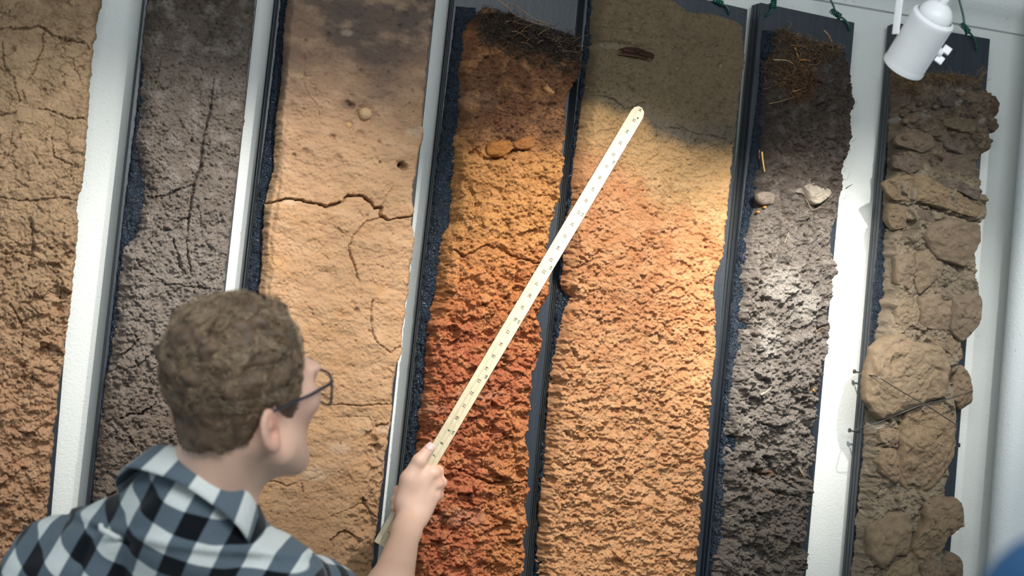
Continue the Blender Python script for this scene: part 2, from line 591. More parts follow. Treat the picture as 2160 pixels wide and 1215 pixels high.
def make_soil(parent, key, L, R, hfun, cfun, thick, mat, top=None, ytop=-70, jl=3.0, jr=4.0, seed=1, rr=0.010, roll=0.5, name='soil', yleft=0.12, rl=0.024, rolll=0.86):
    Lf, Rf = poly(L), poly(R)
    wpx = max(Rf(y) - Lf(y) for y in (200, 600, 1000))
    nc = int(wpx / STEP); u = np.linspace(0, 1, nc)
    if top is not None:
        tp = np.asarray(top, float)
        xs = tp[0, 0] + (tp[-1, 0] - tp[0, 0]) * u
        ty = np.interp(xs, tp[:, 0], tp[:, 1]) + 3.0 * fbm(xs, xs * 0, 30, 4, seed + 3, 0.6)
    else:
        ty = np.full(nc, float(ytop))
    nr = int((BOT - ty.min()) / STEP)
    t = np.linspace(0, 1, nr)[:, None]
    if top is not None:
        t0 = t
    py = ty[None, :] + (BOT - ty[None, :]) * t
    Lx = Lf(py) + jag(py, jl, seed + 11); Rx = Rf(py) + jag(py, jr, seed + 23)
    px = Lx + (Rx - Lx) * u[None, :]
    A = at(px, py, -(BF + thick))
    B = at(px, py, -(BF + thick * yleft))
    W = (1 - u[None, :, None]) ** 3 * B + (1 - (1 - u[None, :, None]) ** 3) * A
    X, Z = W[..., 0].copy(), W[..., 2].copy()
    wid = (X[:, -1:] - X[:, :1])
    e = np.minimum(u[None, :] * wid, (1 - u[None, :]) * wid)
    et = (py - ty[None, :]) / 1160.0
    if top is not None:
        e = np.minimum(e, et)
    rad = rr * (1 + 0.5 * fbm(X, Z, 0.05, 2, seed + 77))
    prof = 1 - roll * (1 - np.clip(e / rad, 0, 1)) ** 2.2
    eL = u[None, :] * wid
    prof = np.minimum(prof, 1 - rolll * (1 - np.clip(eL / (rl * rad / rr), 0, 1)) ** 1.8)
    h = hfun(px, py, X, Z, e)
    Y = -(BF + thick * prof + h * np.clip(0.4 + e / 0.006, 0, 1) + 0.0035 * fbm(X, Z, 0.014, 3, seed + 88) * (1 - np.clip(eL / rl, 0, 1)))
    Y = np.minimum(Y, -(BF + 0.002))
    X = X + 0.0016 * fbm(X * 1.0, Z, 0.008, 3, seed + 201); Z = Z + 0.0016 * fbm(X, Z, 0.008, 3, seed + 221)
    C = cfun(px, py, X, Z, h)
    SOILS[key] = dict(px=px, py=py, X=X, Y=Y, Z=Z)
    # skirts down to the board
    K = 8
    dk = lambda k: k * (BF * 0 + 0.005)

    def pad(a, side):
        return a
    cols = []
    Lc = [(X[:, 0] + 0.005 * fbm(Z[:, 0], Z[:, 0] * 0 + dk(k), 0.022, 4, seed + 300) * min(1, k / 3) + 0.0008 * k,
           Y[:, 0] + (-(BF - 0.001) - Y[:, 0]) * k / K, Z[:, 0] + 0.002 * fbm(Z[:, 0], Z[:, 0] * 0 + dk(k), 0.012, 2, seed + 330) * min(1, k / 3)) for k in range(K, 0, -1)]
    Rc = [(X[:, -1] + 0.004 * fbm(Z[:, -1], Z[:, -1] * 0 + dk(k), 0.022, 4, seed + 400) * min(1, k / 3) - 0.0012 * k,
           Y[:, -1] + (-(BF - 0.001) - Y[:, -1]) * k / K, Z[:, -1]) for k in range(1, K + 1)]

    def cat(i, a):
        return np.concatenate([np.stack([c[i] for c in Lc], 1), a, np.stack([c[i] for c in Rc], 1)], 1)
    X2, Y2, Z2 = cat(0, X), cat(1, Y), cat(2, Z)
    C2 = np.concatenate([np.repeat(C[:, :1], K, 1) * 0.92, C, np.repeat(C[:, -1:], K, 1) * 0.92], 1)
    if top is not None:
        tr_ = []
        for k in range(4, 0, -1):
            tr_.append((X2[0], Y2[0] + (-(BF - 0.001) - Y2[0]) * k / 4, Z2[0] + 0.003 * fbm(X2[0], X2[0] * 0 + k, 0.02, 3, seed + 500 + k) - 0.0006 * k))
        X2 = np.concatenate([np.stack([r_[0] for r_ in tr_]), X2]); Y2 = np.concatenate([np.stack([r_[1] for r_ in tr_]), Y2])
        Z2 = np.concatenate([np.stack([r_[2] for r_ in tr_]), Z2])
        C2 = np.concatenate([np.repeat(C2[:1], 4, 0), C2])
    V = np.stack([X2, Y2, Z2], -1).reshape(-1, 3)
    F = grid_faces(*X2.shape)
    return mesh_np(name, V, F, mat, parent, True, np.clip(C2.reshape(-1, 3), 0, 1))


def make_tar(parent, bl, L, ytop, seed, extra=0.0, into=16, gaps=0.0):
    """bitumen lumps on the board between its left edge and the soil"""
    Lf = poly(L); Bf = poly(bl)
    py = np.arange(ytop, BOT, 3.0)[:, None]
    n = 16; u = np.linspace(0, 1, n)[None, :]
    base = at(Bf(py[:, 0]), py[:, 0], -BB)                       # board edge
    end = at(Lf(py[:, 0]) + into, py[:, 0], -BF)
    X0 = base[:, 0] + 0.004; X1 = np.maximum(end[:, 0], X0 + 0.012)
    X = X0[:, None] + (X1 - X0)[:, None] * u
    Z = base[:, 2][:, None] + 0 * u
    n1 = fbm(X, Z, 0.03, 4, seed); n2 = np.abs(fbm(X, Z, 0.009, 3, seed + 9))
    n3_ = np.abs(fbm(X, Z, 0.006, 2, seed + 19))
    h = 0.0015 + 0.009 * np.clip(n1 + 0.25 + 0.5 * u, 0, 1.2) + 0.012 * n2 * (0.3 + u) + 0.006 * n3_ + extra * u
    h = h * sm(0, 0.12, u + 0.02)
    X = X + 0.003 * fbm(X, Z, 0.012, 2, seed + 31)
    X[:, 0] = X0 + 0.004 * np.abs(fbm(Z[:, 0], Z[:, 0] * 0, 0.03, 3, seed + 41))
    Y = -(BF - 0.0006 + h)
    V = np.stack([X, Y, Z], -1).reshape(-1, 3)
    return mesh_np('bitumen_bead', V, grid_faces(*X.shape), MAT_TAR, parent, True)


def surf_y(key, px, py):
    """front of a soil surface nearest to a place in the photograph"""
    s = SOILS[key]
    d = (s['px'] - px) ** 2 + (s['py'] - py) ** 2
    i = np.unravel_index(np.argmin(d), d.shape)
    return s['Y'][i]


def make_clod(parent, key, outline, H, mat, col, seed, sink=0.010, name='clod', nk=56, nrg=16, rough=0.0022, power=3.2, tilt=(0, 0), facets=7, colfun=None, ridge=None):
    """solid lump with a given outline: rounded and facetted, sunk into the soil"""
    o = np.asarray(outline, float); c = o.mean(0)
    d = np.linalg.norm(np.roll(o, -1, 0) - o, axis=1); s = np.concatenate([[0], np.cumsum(d)])
    q = np.linspace(0, s[-1], nk, endpoint=False)
    oc = np.concatenate([o, o[:1]])
    ring = np.stack([np.interp(q, s, oc[:, 0]), np.interp(q, s, oc[:, 1])], 1)
    for _ in range(2):
        ring = 0.5 * ring + 0.25 * (np.roll(ring, 1, 0) + np.roll(ring, -1, 0))
    ring = ring + (ring - c) * 0.035
    y0 = surf_y(key, c[0], c[1])
    Rg = at(ring[:, 0], ring[:, 1], y0 - H * 0.35)
    cc = at(np.array([c[0]]), np.array([c[1]]), y0 - H * 0.35)[0]
    rng = np.random.default_rng(seed)
    V = []
    size = np.linalg.norm(Rg - cc, axis=1).mean()
    rs = np.concatenate([np.linspace(0.0, 1.0, nrg) ** 0.75, [1.02, 0.98, 0.9]])
    base = 1 - np.abs(rs[:nrg]) ** (2.0 if name in ('pebble', 'root_stub') else power * 1.25)
    H = H * (0.84 if name == 'clod' else 1.0)
    ys = np.concatenate([H * np.clip(base, 0, 1) ** 0.5, [-sink * 0.4, -sink * 0.8, -sink]])
    X = cc[0] + (Rg[:, 0] - cc[0])[None] * rs[:, None]; Z = cc[2] + (Rg[:, 2] - cc[2])[None] * rs[:, None]
    hh = np.repeat(ys[:, None], nk, 1)
    lim = np.full(hh.shape, 1e9)
    for _ in range(facets):
        a = rng.uniform(0, 2 * math.pi); g = rng.uniform(0.15, 0.9); off = H * rng.uniform(0.75, 1.05)
        pl_ = off + H * 0.25 - g * H / size * ((X - cc[0]) * math.cos(a) + (Z - cc[2]) * math.sin(a))
        lim = np.minimum(lim, pl_)
    hh = np.where(hh > 0, np.minimum(hh, np.maximum(lim, 0.1 * H)), hh)
    if ridge is not None:
        zr = cc[2] + ridge[0] * size
        hh = np.where(hh > 0, np.minimum(hh, np.maximum(H - ridge[1] * np.clip(Z - zr, 0, 1) - ridge[2] * np.clip(zr - Z, 0, 1), 0.05 * H)), hh)
    hh = hh + tilt[0] * (X - cc[0]) + tilt[1] * (Z - cc[2])
    nz = fbm(X, Z, size * 0.55, 4, seed, 0.6) * rough * 1.6 + facet(X, Z, max(size * 0.42, 0.004), seed + 3, rough * 0.6, 0.26)
    if size > 0.018:
        nz = nz + billow(X, Z, 0.022, rough * 1.0, seed + 5, 4) + facet(X, Z, 0.011, seed + 6, rough * 0.3, 0.34) + grains(X, Z, 0.006, rough * 0.4, seed + 7)
    hh = hh + nz * np.where(rs[:, None] > 0.96, 0.4, 1)
    X = X + rough * 0.8 * fbm(X, Z, 0.012, 3, seed + 8) * (rs[:, None] > 0.3); Z = Z + rough * 0.8 * fbm(X, Z, 0.012, 3, seed + 18) * (rs[:, None] > 0.3)
    Y = y0 - hh
    V = np.stack([X, Y, Z], -1).reshape(-1, 3)
    i = np.arange(len(rs) * nk).reshape(len(rs), nk); j = np.roll(i, -1, 1)
    F = np.stack([i[:-1], j[:-1], j[1:], i[1:]], -1).reshape(-1, 4)
    n3 = fbm(X, Z, 0.02, 4, seed + 60)
    C = lin(np.asarray(col) * (0.98, 0.99, 1.02) if name == 'clod' and key == 'g' else col)[None, None] * (1 + 0.30 * n3)[..., None]
    if colfun is not None:
        C = colfun(C, X, Z, hh)
    return mesh_np(name, V, F, mat, parent, True, np.clip(C.reshape(-1, 3), 0, 1))


def strands(name, parent, items, mat=None, kind=None):
    """items: (points, radius, colour); thin three-sided tubes joined into one part"""
    VV = []; FF = []; CC = []; off = 0
    for pts, r, col in items:
        pts = np.asarray(pts); n = len(pts)
        T = np.gradient(pts, axis=0); T /= np.linalg.norm(T, axis=1)[:, None] + 1e-12
        u = np.cross(T, np.array([0.31, 0.9, 0.29])); u /= np.linalg.norm(u, axis=1)[:, None] + 1e-12
        v = np.cross(T, u)
        rad = r * np.linspace(1, 0.45, n)[:, None]
        ring = np.stack([pts + rad * (math.cos(a) * u + math.sin(a) * v) for a in (0, 2.094, 4.189)], 1)
        VV.append(ring.reshape(-1, 3)); CC.append(np.repeat(lin(col)[None], n * 3, 0))
        i = np.arange(n * 3).reshape(n, 3) + off; j = np.roll(i, -1, 1)
        FF.append(np.stack([i[:-1], j[:-1], j[1:], i[1:]], -1).reshape(-1, 4)); off += n * 3
    o = mesh_np(name, np.concatenate(VV), np.concatenate(FF), mat or MAT_STRAND, parent, True, np.concatenate(CC), 'strand_colour')
    if kind: o['kind'] = kind
    return o


def fibre_field(key, mask, n, length, rad, cols, lift=0.004, curl=0.6, seed=0, direction=None, spread=3.14, segs=7, reach=1.0):
    """random roots or straws lying on a soil surface where mask(px,py) is true"""
    s = SOILS[key]; rng = np.random.default_rng(seed)
    w = mask(s['px'], s['py']).astype(float).ravel()
    w = w / w.sum()
    ids = rng.choice(len(w), n, p=w)
    X, Y, Z = s['X'].ravel(), s['Y'].ravel(), s['Z'].ravel()
    out = []
    for q in ids:
        p0 = np.array([X[q], Y[q], Z[q]])
        a = (direction if direction is not None else 0) + rng.uniform(-spread, spread)
        L = length * rng.uniform(0.4, 1.3)
        pts = [p0]; d = np.array([math.cos(a), 0, math.sin(a)]); w_ = rng.normal(0, curl)
        up = lift * rng.uniform(0.2, 1.0)
        for k in range(1, segs):
            w_ = 0.7 * w_ + rng.normal(0, curl) * 0.6
            c_, s_ = math.cos(w_), math.sin(w_)
            d = np.array([d[0] * c_ - d[2] * s_, 0, d[0] * s_ + d[2] * c_])
            pts.append(pts[-1] + d * L / segs)
        pts = np.array(pts)
        k = np.linspace(0, 1, segs)
        pts[:, 1] = p0[1] - 0.0006 - up * np.sin(np.pi * k * reach) - rng.uniform(0, 0.002)
        out.append((pts, rad * rng.uniform(0.6, 1.4), cols[rng.integers(len(cols))]))
    return out


def px_line(key, pts, lift=0.004, n=10):
    """smooth line on a soil surface through photograph points"""
    pts = np.asarray(pts, float)
    t = np.linspace(0, len(pts) - 1, n)
    x = np.interp(t, range(len(pts)), pts[:, 0]); y = np.interp(t, range(len(pts)), pts[:, 1])
    yy = min(surf_y(key, a, b_) for a, b_ in zip(x[::3], y[::3])) - lift
    return at(x, y, np.full(n, yy))


# common surface ingredient: small crumbs
def crumbs(X, Z, seed, a=1.0):
    w1 = 0.002 * pn(X / 0.007, Z / 0.007, seed + 3); w2 = 0.002 * pn(X / 0.007 + 9, Z / 0.007, seed + 4)
    n0 = pn(X / 0.0135, Z / 0.0115, seed + 5); n1 = pn((X + w1) / 0.0070, (Z + w2) / 0.0062, seed); n2 = pn((X + w2) / 0.0038, (Z + w1) / 0.0036, seed + 7)
    md = 0.6 + 0.8 * np.clip(0.5 + 1.2 * pn(X / 0.05, Z / 0.05, seed + 8), 0, 1)
    return a * md * (0.0011 * n0 + 0.0013 * (1 - 2.2 * np.abs(n1)) * -1 + 0.0009 * n2) + random_pits(X, Z, X, Z, 0.0085, 0.32, 0.0021, 0.0030 * a, seed + 13)


def pits(px, py, lst, depth):
    h = 0
    for (x, y, r) in lst:
        h = h - depth * np.exp(-(((px - x) ** 2 + (py - y) ** 2) / (r * r)) ** 1.5)
    return h


def random_pits(px, py, X, Z, cell, prob, rad, depth, seed):
    f1, f2, cid, dx, dy = worley(X / cell, Z / cell, seed)
    r = np.random.default_rng(seed + 2).random(1024)
    rr_ = rad / cell * (0.5 + r[cid] / prob)
    return np.where(r[cid] < prob, -depth * np.exp(-(f1 / rr_) ** 4), 0)


def specks(c, X, Z, cell, prob, rad, col, seed, amt=0.8):
    f1, f2, cid, dx, dy = worley(X / cell, Z / cell, seed)
    r = np.random.default_rng(seed + 2).random(1024)
    m = (r[cid] < prob) * np.clip((rad / cell * (0.4 + r[cid] / prob) - f1) * cell / 0.0008, 0, 1) * amt
    return mixc(c, m, col)


# ================================================================== PROFILE 1 (far left)
SM1 = soil_mat('tan_clay', 700, 0.74, 1.2, 0.6, 0.0012)
t = empty('soil_profile', at(60, 1300, 0), 'tan brown clay profile at the far left edge, crumbly and hackly towards the bottom', 'soil profile')
make_board(t, (-150, -90), (205, -90), (-290, BOT), (88, BOT))
L1 = [(-62, -90), (-175, BOT)]
R1 = [(226, -90), (217, 0), (210, 30), (204, 85), (199, 90), (198, 120), (194, 150), (190, 220), (186, 300), (178, 380), (168, 420), (164, 440), (168, 470), (165, 510), (160, 560), (152, 640), (143, 700), (138, 760), (125, 830), (118, 900), (112, 960), (106, 1040), (98, 1120), (88, 1215)]
CR1 = [([(-40, 62), (20, 61), (60, 60), (88, 57), (110, 72), (140, 84), (175, 91)], 3.0, 0.012), ([(92, 58), (90, 100), (76, 140), (62, 165), (54, 176)], 2.4, 0.008),
       ([(5, 90), (8, 140), (30, 170), (40, 215)], 2.4, 0.007), ([(80, 228), (110, 235), (140, 247), (185, 252)], 2.6, 0.010), ([(48, 190), (50, 215)], 2.0, .006),
       ([(0, 245), (30, 240), (36, 232)], 2.2, .007), ([(25, 280), (18, 330), (38, 355)], 2.4, .009), ([(110, 290), (115, 330), (140, 345), (170, 352)], 2.4, .009),
       ([(70, 130), (120, 120), (165, 128)], 1.8, .005), ([(0, 418), (60, 424), (130, 416), (170, 424)], 3, .01), ([(66, 470), (70, 520), (60, 570)], 3, .010),
       ([(0, 535), (40, 530), (80, 545)], 3, .01), ([(20, 640), (50, 690), (45, 740)], 2.4, .008), ([(100, 560), (130, 590), (128, 630)], 2.4, .008)]


def h1(px, py, X, Z, e):
    k = 0.22 + 0.95 * sm(180, 720, py)
    h = k * (facet(X, Z, 0.030, 301, 0.0040, 0.42, 0.0012, 0.12, 0.5, 1.25) + facet(X, Z, 0.013, 302, 0.0016, 0.42, 0.0007, 0.12, 0.5, 1.2))
    h = h * modul(X, Z, 330) * 1.15 + 0.006 * fbm(X, Z, 0.07, 3, 303) * (0.6 + k) + k * billow(X, Z, 0.022, 0.0030, 307, 4, 1.2) + grains(X, Z, 0.0062, 0.0011, 308) * (0.3 + k) + crumbs(X, Z, 305, 0.5 + 0.5 * k) + facet(X, Z, 0.0065, 306, 0.0005, 0.3) * (0.5 + k)
    h = h + cracknet(X, Z, 0.034, 0.006, 0.0014, 340) + cracknet(X, Z, 0.014, 0.003, 0.0011, 341, 0.6, -0.1)
    for i, (p, w, d) in enumerate(CR1):
        h = h + crack(px, py, p, w, d, 310 + i)
    h = h + pits(px, py, [(92, 190, 6), (28, 105, 5)], 0.010)
    return h


def c1(px, py, X, Z, h):
    n = fbm(X, Z, 0.10, 4, 320)
    c = np.ones(px.shape + (3,)) * lin((162, 136, 106))
    c = mixc(c, sm(120, -40, py) * 0.6, (120, 98, 72))
    c = mixc(c, sm(430, 900, py + 160 * n), (184, 143, 110))
    c = mixc(c, np.clip(0.5 + 2.2 * fbm(X, Z, 0.035, 4, 322), 0, 1) * 0.35, (200, 168, 134))
    c = mixc(c, np.clip(-0.1 + 2.2 * fbm(X, Z, 0.05, 4, 324), 0, 1) * 0.35 * sm(350, 600, py), (146, 104, 74))
    return c


make_soil(t, 'a', L1, R1, h1, c1, 0.042, SM1, None, -80, 2, 4.0, 31, 0.009)

# ================================================================== PROFILE 2
SM2 = soil_mat('grey_brown_loam', 800, 0.68, 1.28, 0.7, 0.0013)
t = empty('soil_profile', at(340, 1300, 0), 'dull grey brown profile with a long upright crack, second from the left', 'soil profile')
BL2 = [(311, -90), (301, 0), (276, 245), (250, 449), (232, 620), (185, 1030), (150, BOT)]
make_board(t, (311, -90), (553, -90), (151, BOT), (398, BOT))
L2 = [(318, -90), (312, 0), (300, 90), (299, 153), (293, 245), (284, 306), (293, 347), (301, 398), (301, 424), (291, 459), (279, 500), (260, 524), (252, 567), (248, 620), (240, 676), (233, 752), (223, 802), (215, 853), (208, 914), (201, 980), (196, 1030), (182, 1215)]
R2 = [(549, -90), (541, 0), (536, 66), (528, 128), (523, 204), (515, 281), (508, 332), (503, 383), (495, 444), (487, 510), (480, 572), (477, 620), (455, 800), (430, 1000), (408, 1215)]
CR2 = [([(452, 170), (447, 205), (445, 235), (436, 262), (429, 300), (425, 340), (420, 360), (410, 382), (404, 420), (398, 465), (394, 510), (398, 545), (406, 580)], 3.6, 0.014),
       ([(365, 505), (375, 540), (380, 565), (392, 578)], 3, .010), ([(310, 415), (350, 416), (375, 400), (410, 390)], 3, .009), ([(420, 300), (470, 320), (500, 330)], 2.2, .006),
       ([(310, 230), (318, 250), (330, 245)], 3, .008), ([(375, 480), (340, 490), (325, 470)], 2.4, .007), ([(290, 560), (330, 585), (350, 600), (420, 605), (470, 612)], 2.4, .008),
       ([(340, 120), (330, 160), (320, 190)], 2, .006), ([(250, 880), (300, 870), (330, 850)], 3.4, .012), ([(270, 920), (290, 950)], 3, .01), ([(300, 700), (280, 730), (262, 745)], 2.4, .008)]


def h2(px, py, X, Z, e):
    k = 0.45 + 0.55 * sm(380, 560, py) + 0.35 * sm(650, 900, py)
    h = k * (facet(X, Z, 0.024, 401, 0.0028, 0.36, 0.0010, 0.12, 0.5, 1.0) + facet(X, Z, 0.010, 402, 0.0013, 0.40, 0.0006, 0.12, 0.5))
    h = h * modul(X, Z, 430) * 1.15 + 0.005 * fbm(X, Z, 0.05, 3, 403) + k * billow(X, Z, 0.020, 0.0030, 407) + grains(X, Z, 0.0068, 0.0014, 408) + grains(X, Z, 0.0042, 0.0008, 409) + crumbs(X, Z, 405, 1.3) + facet(X, Z, 0.0055, 406, 0.0005, 0.32)
    h = h + cracknet(X, Z, 0.040, 0.005, 0.0014, 440) + cracknet(X, Z, 0.013, 0.003, 0.0012, 442, 0.7, -0.1)
    for i, (p, w, d) in enumerate(CR2):
        h = h + crack(px, py, p, w, d, 420 + i)
    h = h + random_pits(px, py, X, Z, 0.03, 0.16, 0.0022, 0.006, 441)
    return h


def c2(px, py, X, Z, h):
    n = fbm(X, Z, 0.08, 4, 450)
    c = np.ones(px.shape + (3,)) * lin((120, 109, 99))
    c = mixc(c, sm(200, -60, py + 80 * n) * 0.85, (78, 67, 58))
    c = mixc(c, np.clip(2.4 * fbm(X, Z, 0.03, 4, 452), 0, 1) * 0.5, (160, 150, 142))
    c = mixc(c, sm(380, 560, py) * 0.5 * sm(900, 700, py), (150, 140, 130))  # spotlight pool put into the colour: loam paler at mid height
    c = mixc(c, sm(600, 900, py) * 0.5, (128, 110, 96))
    return c


make_soil(t, 'b', L2, R2, h2, c2, 0.036, SM2, None, -80, 2.5, 2.5, 51, 0.009)
make_tar(t, BL2, L2, -85, 61)
strands('rootlets', t, fibre_field('b', lambda x, y: (y > 0) & (y < 1100), 60, 0.022, 0.00028, [(150, 118, 82), (128, 100, 74), (176, 150, 110)], 0.004, 0.5, 5), kind='stuff')

# ================================================================== PROFILE 3
SM3 = soil_mat('fine_sand', 1500, 0.80, 1.16, 0.45, 0.0008, 500)
t = empty('soil_profile', at(690, 1300, 0), 'wide smooth sandy beige profile with a wavy crack right across, third from left', 'soil profile')
BL3 = [(589, -90), (579, 0), (554, 230), (526, 434), (505, 620), (440, 1215), (428, BOT)]
make_board(t, (589, -90), (930, -90), (428, BOT), (782, BOT), 5)
L3 = [(612, -90), (604, 0), (596, 77), (591, 179), (583, 230), (578, 286), (575, 357), (567, 388), (556, 434), (553, 485), (550, 561), (545, 620), (520, 800), (500, 1000), (480, 1215)]
R3 = [(930, -90), (923, 10), (915, 66), (909, 110), (905, 153), (900, 204), (895, 265), (900, 279), (899, 290), (891, 310), (886, 340), (881, 370), (876, 392), (874, 410), (878, 445), (874, 465), (879, 510), (872, 561), (867, 620), (861, 640), (857, 686), (852, 725), (853, 740), (842, 767), (834, 818), (832, 863), (829, 900), (822, 929), (819, 954), (814, 1020), (806, 1056), (801, 1106), (796, 1140), (794, 1167), (791, 1215)]
CR3 = [([(548, 430), (575, 428), (600, 420), (618, 421), (640, 425), (665, 430), (690, 437), (710, 430), (723, 424), (735, 412), (765, 414), (785, 428), (792, 439), (806, 438), (803, 455), (820, 463), (835, 460), (875, 456)], 3.4, 0.022, 3),
       ([(806, 438), (815, 415), (825, 398)], 1.8, .006, 4), ([(803, 458), (775, 466), (760, 480), (745, 500), (735, 520), (745, 550), (752, 575), (760, 598)], 2.6, .009, 4),
       ([(745, 500), (720, 490), (700, 475)], 2, .005, 4), ([(787, 634), (782, 660), (783, 685)], 2.8, .010, 3), ([(852, 730), (835, 735), (826, 745), (810, 735), (790, 715), (785, 690)], 2.4, .007, 4),
       ([(690, 855), (720, 853), (760, 856), (800, 853), (830, 853)], 2.2, .008, 2), ([(795, 900), (815, 895), (828, 888)], 2.2, .007, 3), ([(700, 880), (780, 880), (793, 910), (795, 960), (788, 1010)], 1.8, .003, 3),
       ([(540, 1010), (580, 1015), (600, 1025), (625, 1018)], 2.0, .007, 3), ([(636, 1020), (638, 1040)], 2, .007, 3), ([(640, 125), (636, 165), (640, 190), (670, 230), (675, 260)], 1.6, .0035, 4),
       ([(700, 1140), (720, 1120), (740, 1125), (760, 1140)], 2.6, .010, 5), ([(765, 1050), (780, 1080), (800, 1095)], 2.4, .01, 5), ([(770, 540), (790, 600), (800, 590)], 1.5, .003, 4), ([(680, 535), (695, 548)], 1.5, .004, 2),
       ([(700, 670), (690, 700), (640, 640)], 1.4, .003, 5), ([(600, 335), (650, 350), (690, 340)], 1.6, .003, 6), ([(840, 1000), (790, 1030), (770, 1060), (700, 1090)], 1.8, .006, 6)]


def h3(px, py, X, Z, e):
    k = 0.5 * sm(900, 1150, py) * sm(600, 800, px)
    h = 0.0075 * fbm(X, Z * 1.6, 0.09, 4, 501) + 0.0042 * fbm(X, Z * 1.4, 0.032, 4, 502, 0.6) + crumbs(X, Z, 505, 0.60) + cracknet(X, Z, 0.075, 0.0022, 0.0010, 506, 0.7, -0.3)
    h = h + billow(X, Z, 0.06, 0.0012, 503, 3, 1.3) + grains(X, Z, 0.0045, 0.0004, 504, 0.4) + k * facet(X, Z, 0.02, 507, 0.004, 0.4)
    # rubbly corner at the lower right
    rub = blob(px, py, 800, 960, 30, 90, 510) + blob(px, py, 790, 1130, 60, 90, 511)
    h = h + np.clip(rub, 0, 1) * (facet(X, Z, 0.016, 512, 0.005, 0.5) - 0.004)
    # sloping left flank with a ledge
    Lx = np.interp(py, [p[1] for p in L3], [p[0] for p in L3])
    flank = sm(24, 14, px - Lx + 11 * fbm(px, py, 60, 4, 515)) * sm(220, 420, py)
    h = h - 0.0065 * flank
    for i, (p, w, d, j) in enumerate(CR3):
        cr = crack(px, py, p, w, d, 520 + i, j)
        h = h + cr
    h = h + pits(px, py, [(733, 216, 5), (743, 224, 5), (738, 221, 4)], 0.009) + pits(px, py, [(846, 348, 6), (853, 353, 6), (849, 346, 5)], 0.016) + pits(px, py, [(700, 290, 6), (760, 283, 9), (712, 335, 8), (660, 190, 4), (846, 54, 4), (858, 29, 5), (800, 300, 3), (690, 75, 5), (640, 90, 4), (820, 150, 3), (760, 150, 4), (870, 190, 3), (640, 320, 7), (617, 330, 5), (780, 700, 4), (752, 655, 6), (745, 640, 5)], 0.006) + pits(px, py, [(803, 342, 3.2)], .008) + pits(px, py, [(775, 455, 3.5)], .006)
    h = h - 0.008 * np.exp(-(((px - 772) / 21) ** 2 + ((py - 241) / 21) ** 2) ** 2) - 0.005 * np.exp(-(((px - 734) / 12) ** 2 + ((py - 265) / 12) ** 2) ** 2)
    h = h + random_pits(px, py, X, Z, 0.022, 0.10, 0.0014, 0.004, 541)
    # slab offset across the big crack
    yc = np.interp(px, [545, 600, 690, 735, 765, 806, 875], [431, 420, 437, 412, 414, 455, 457])
    h = h + 0.0022 * sm(0, 6, py - yc) * sm(120, 20, py - yc)
    return h


def c3(px, py, X, Z, h):
    n = fbm(X, Z, 0.09, 4, 550)
    c = np.ones(px.shape + (3,)) * lin((186, 148, 112))
    c = mixc(c, sm(440, 60, py + 130 * n + 0.15 * (px - 740)), (146, 118, 98))
    c = mixc(c, sm(190, -30, py + 140 * n - 0.2 * (px - 740)), (104, 88, 78))
    c = mixc(c, np.clip(blob(px, py, 800, 60, 120, 80, 552), 0, 1) * 0.6, (92, 80, 74))
    c = mixc(c, np.clip(2.4 * fbm(X, Z * 1.6, 0.05, 4, 553), 0, 1) * 0.35, (208, 174, 138))
    c = mixc(c, np.clip(2.4 * fbm(X + 3, Z * 1.4, 0.06, 4, 554), 0, 1) * 0.5 * sm(250, 600, py), (190, 144, 98))
    c = mixc(c, sm(850, 1150, py + 60 * n) * 0.6, (180, 142, 106))
    c = mixc(c, np.clip(blob(px, py, 736, 220, 15, 10, 556, 0.8), 0, 1) * 0.4, (84, 68, 56))  # shade of the pits put into the colour, here and next line
    c = mixc(c, np.clip(blob(px, py, 849, 351, 8, 7, 557, 0.7), 0, 1) * 0.4, (84, 64, 48))
    for (x, y, r) in [(607, 424, 14), (880, 278, 18), (715, 945, 16), (664, 1000, 20), (815, 905, 12), (730, 70, 10)]:
        c = mixc(c, blob(px, py, x, y, r * 1.4, r * 0.7, 560 + r) * 0.32, (214, 192, 168))
    c = specks(c, X, Z, 0.012, 0.08, 0.0012, (60, 50, 44), 570, 0.7)
    return c


make_soil(t, 'c', L3, R3, h3, c3, 0.045, SM3, None, -80, 2.5, 2.2, 71, 0.008, 0.4, 'soil', 0.3, 0.010, 0.55)
make_tar(t, BL3, L3, -85, 81, 0.004, 20)


def circ(x, y, rx, ry=None, n=10):
    return [(x + rx * math.cos(2 * math.pi * i / n), y + (ry or rx) * math.sin(2 * math.pi * i / n)) for i in range(n)]


o = make_clod(t, 'c', circ(771, 240, 15, 14), 0.013, SM3, (196, 164, 126), 590, 0.008, 'pebble', 28, 10, 0.0008, 2.4, (0, 0), 2)
tag(o, 'large pale round pebble')
make_clod(t, 'c', circ(735, 265, 8.5), 0.007, SM3, (200, 160, 112), 591, 0.006, 'pebble', 20, 8, 0.0005, 2.4, (0, 0), 2)
make_clod(t, 'c', circ(848, 353, 8, 6), 0.003, SM3, (120, 92, 66), 592, 0.006, 'pebble', 20, 8, 0.0012, 2.4, (0, 0), 3)

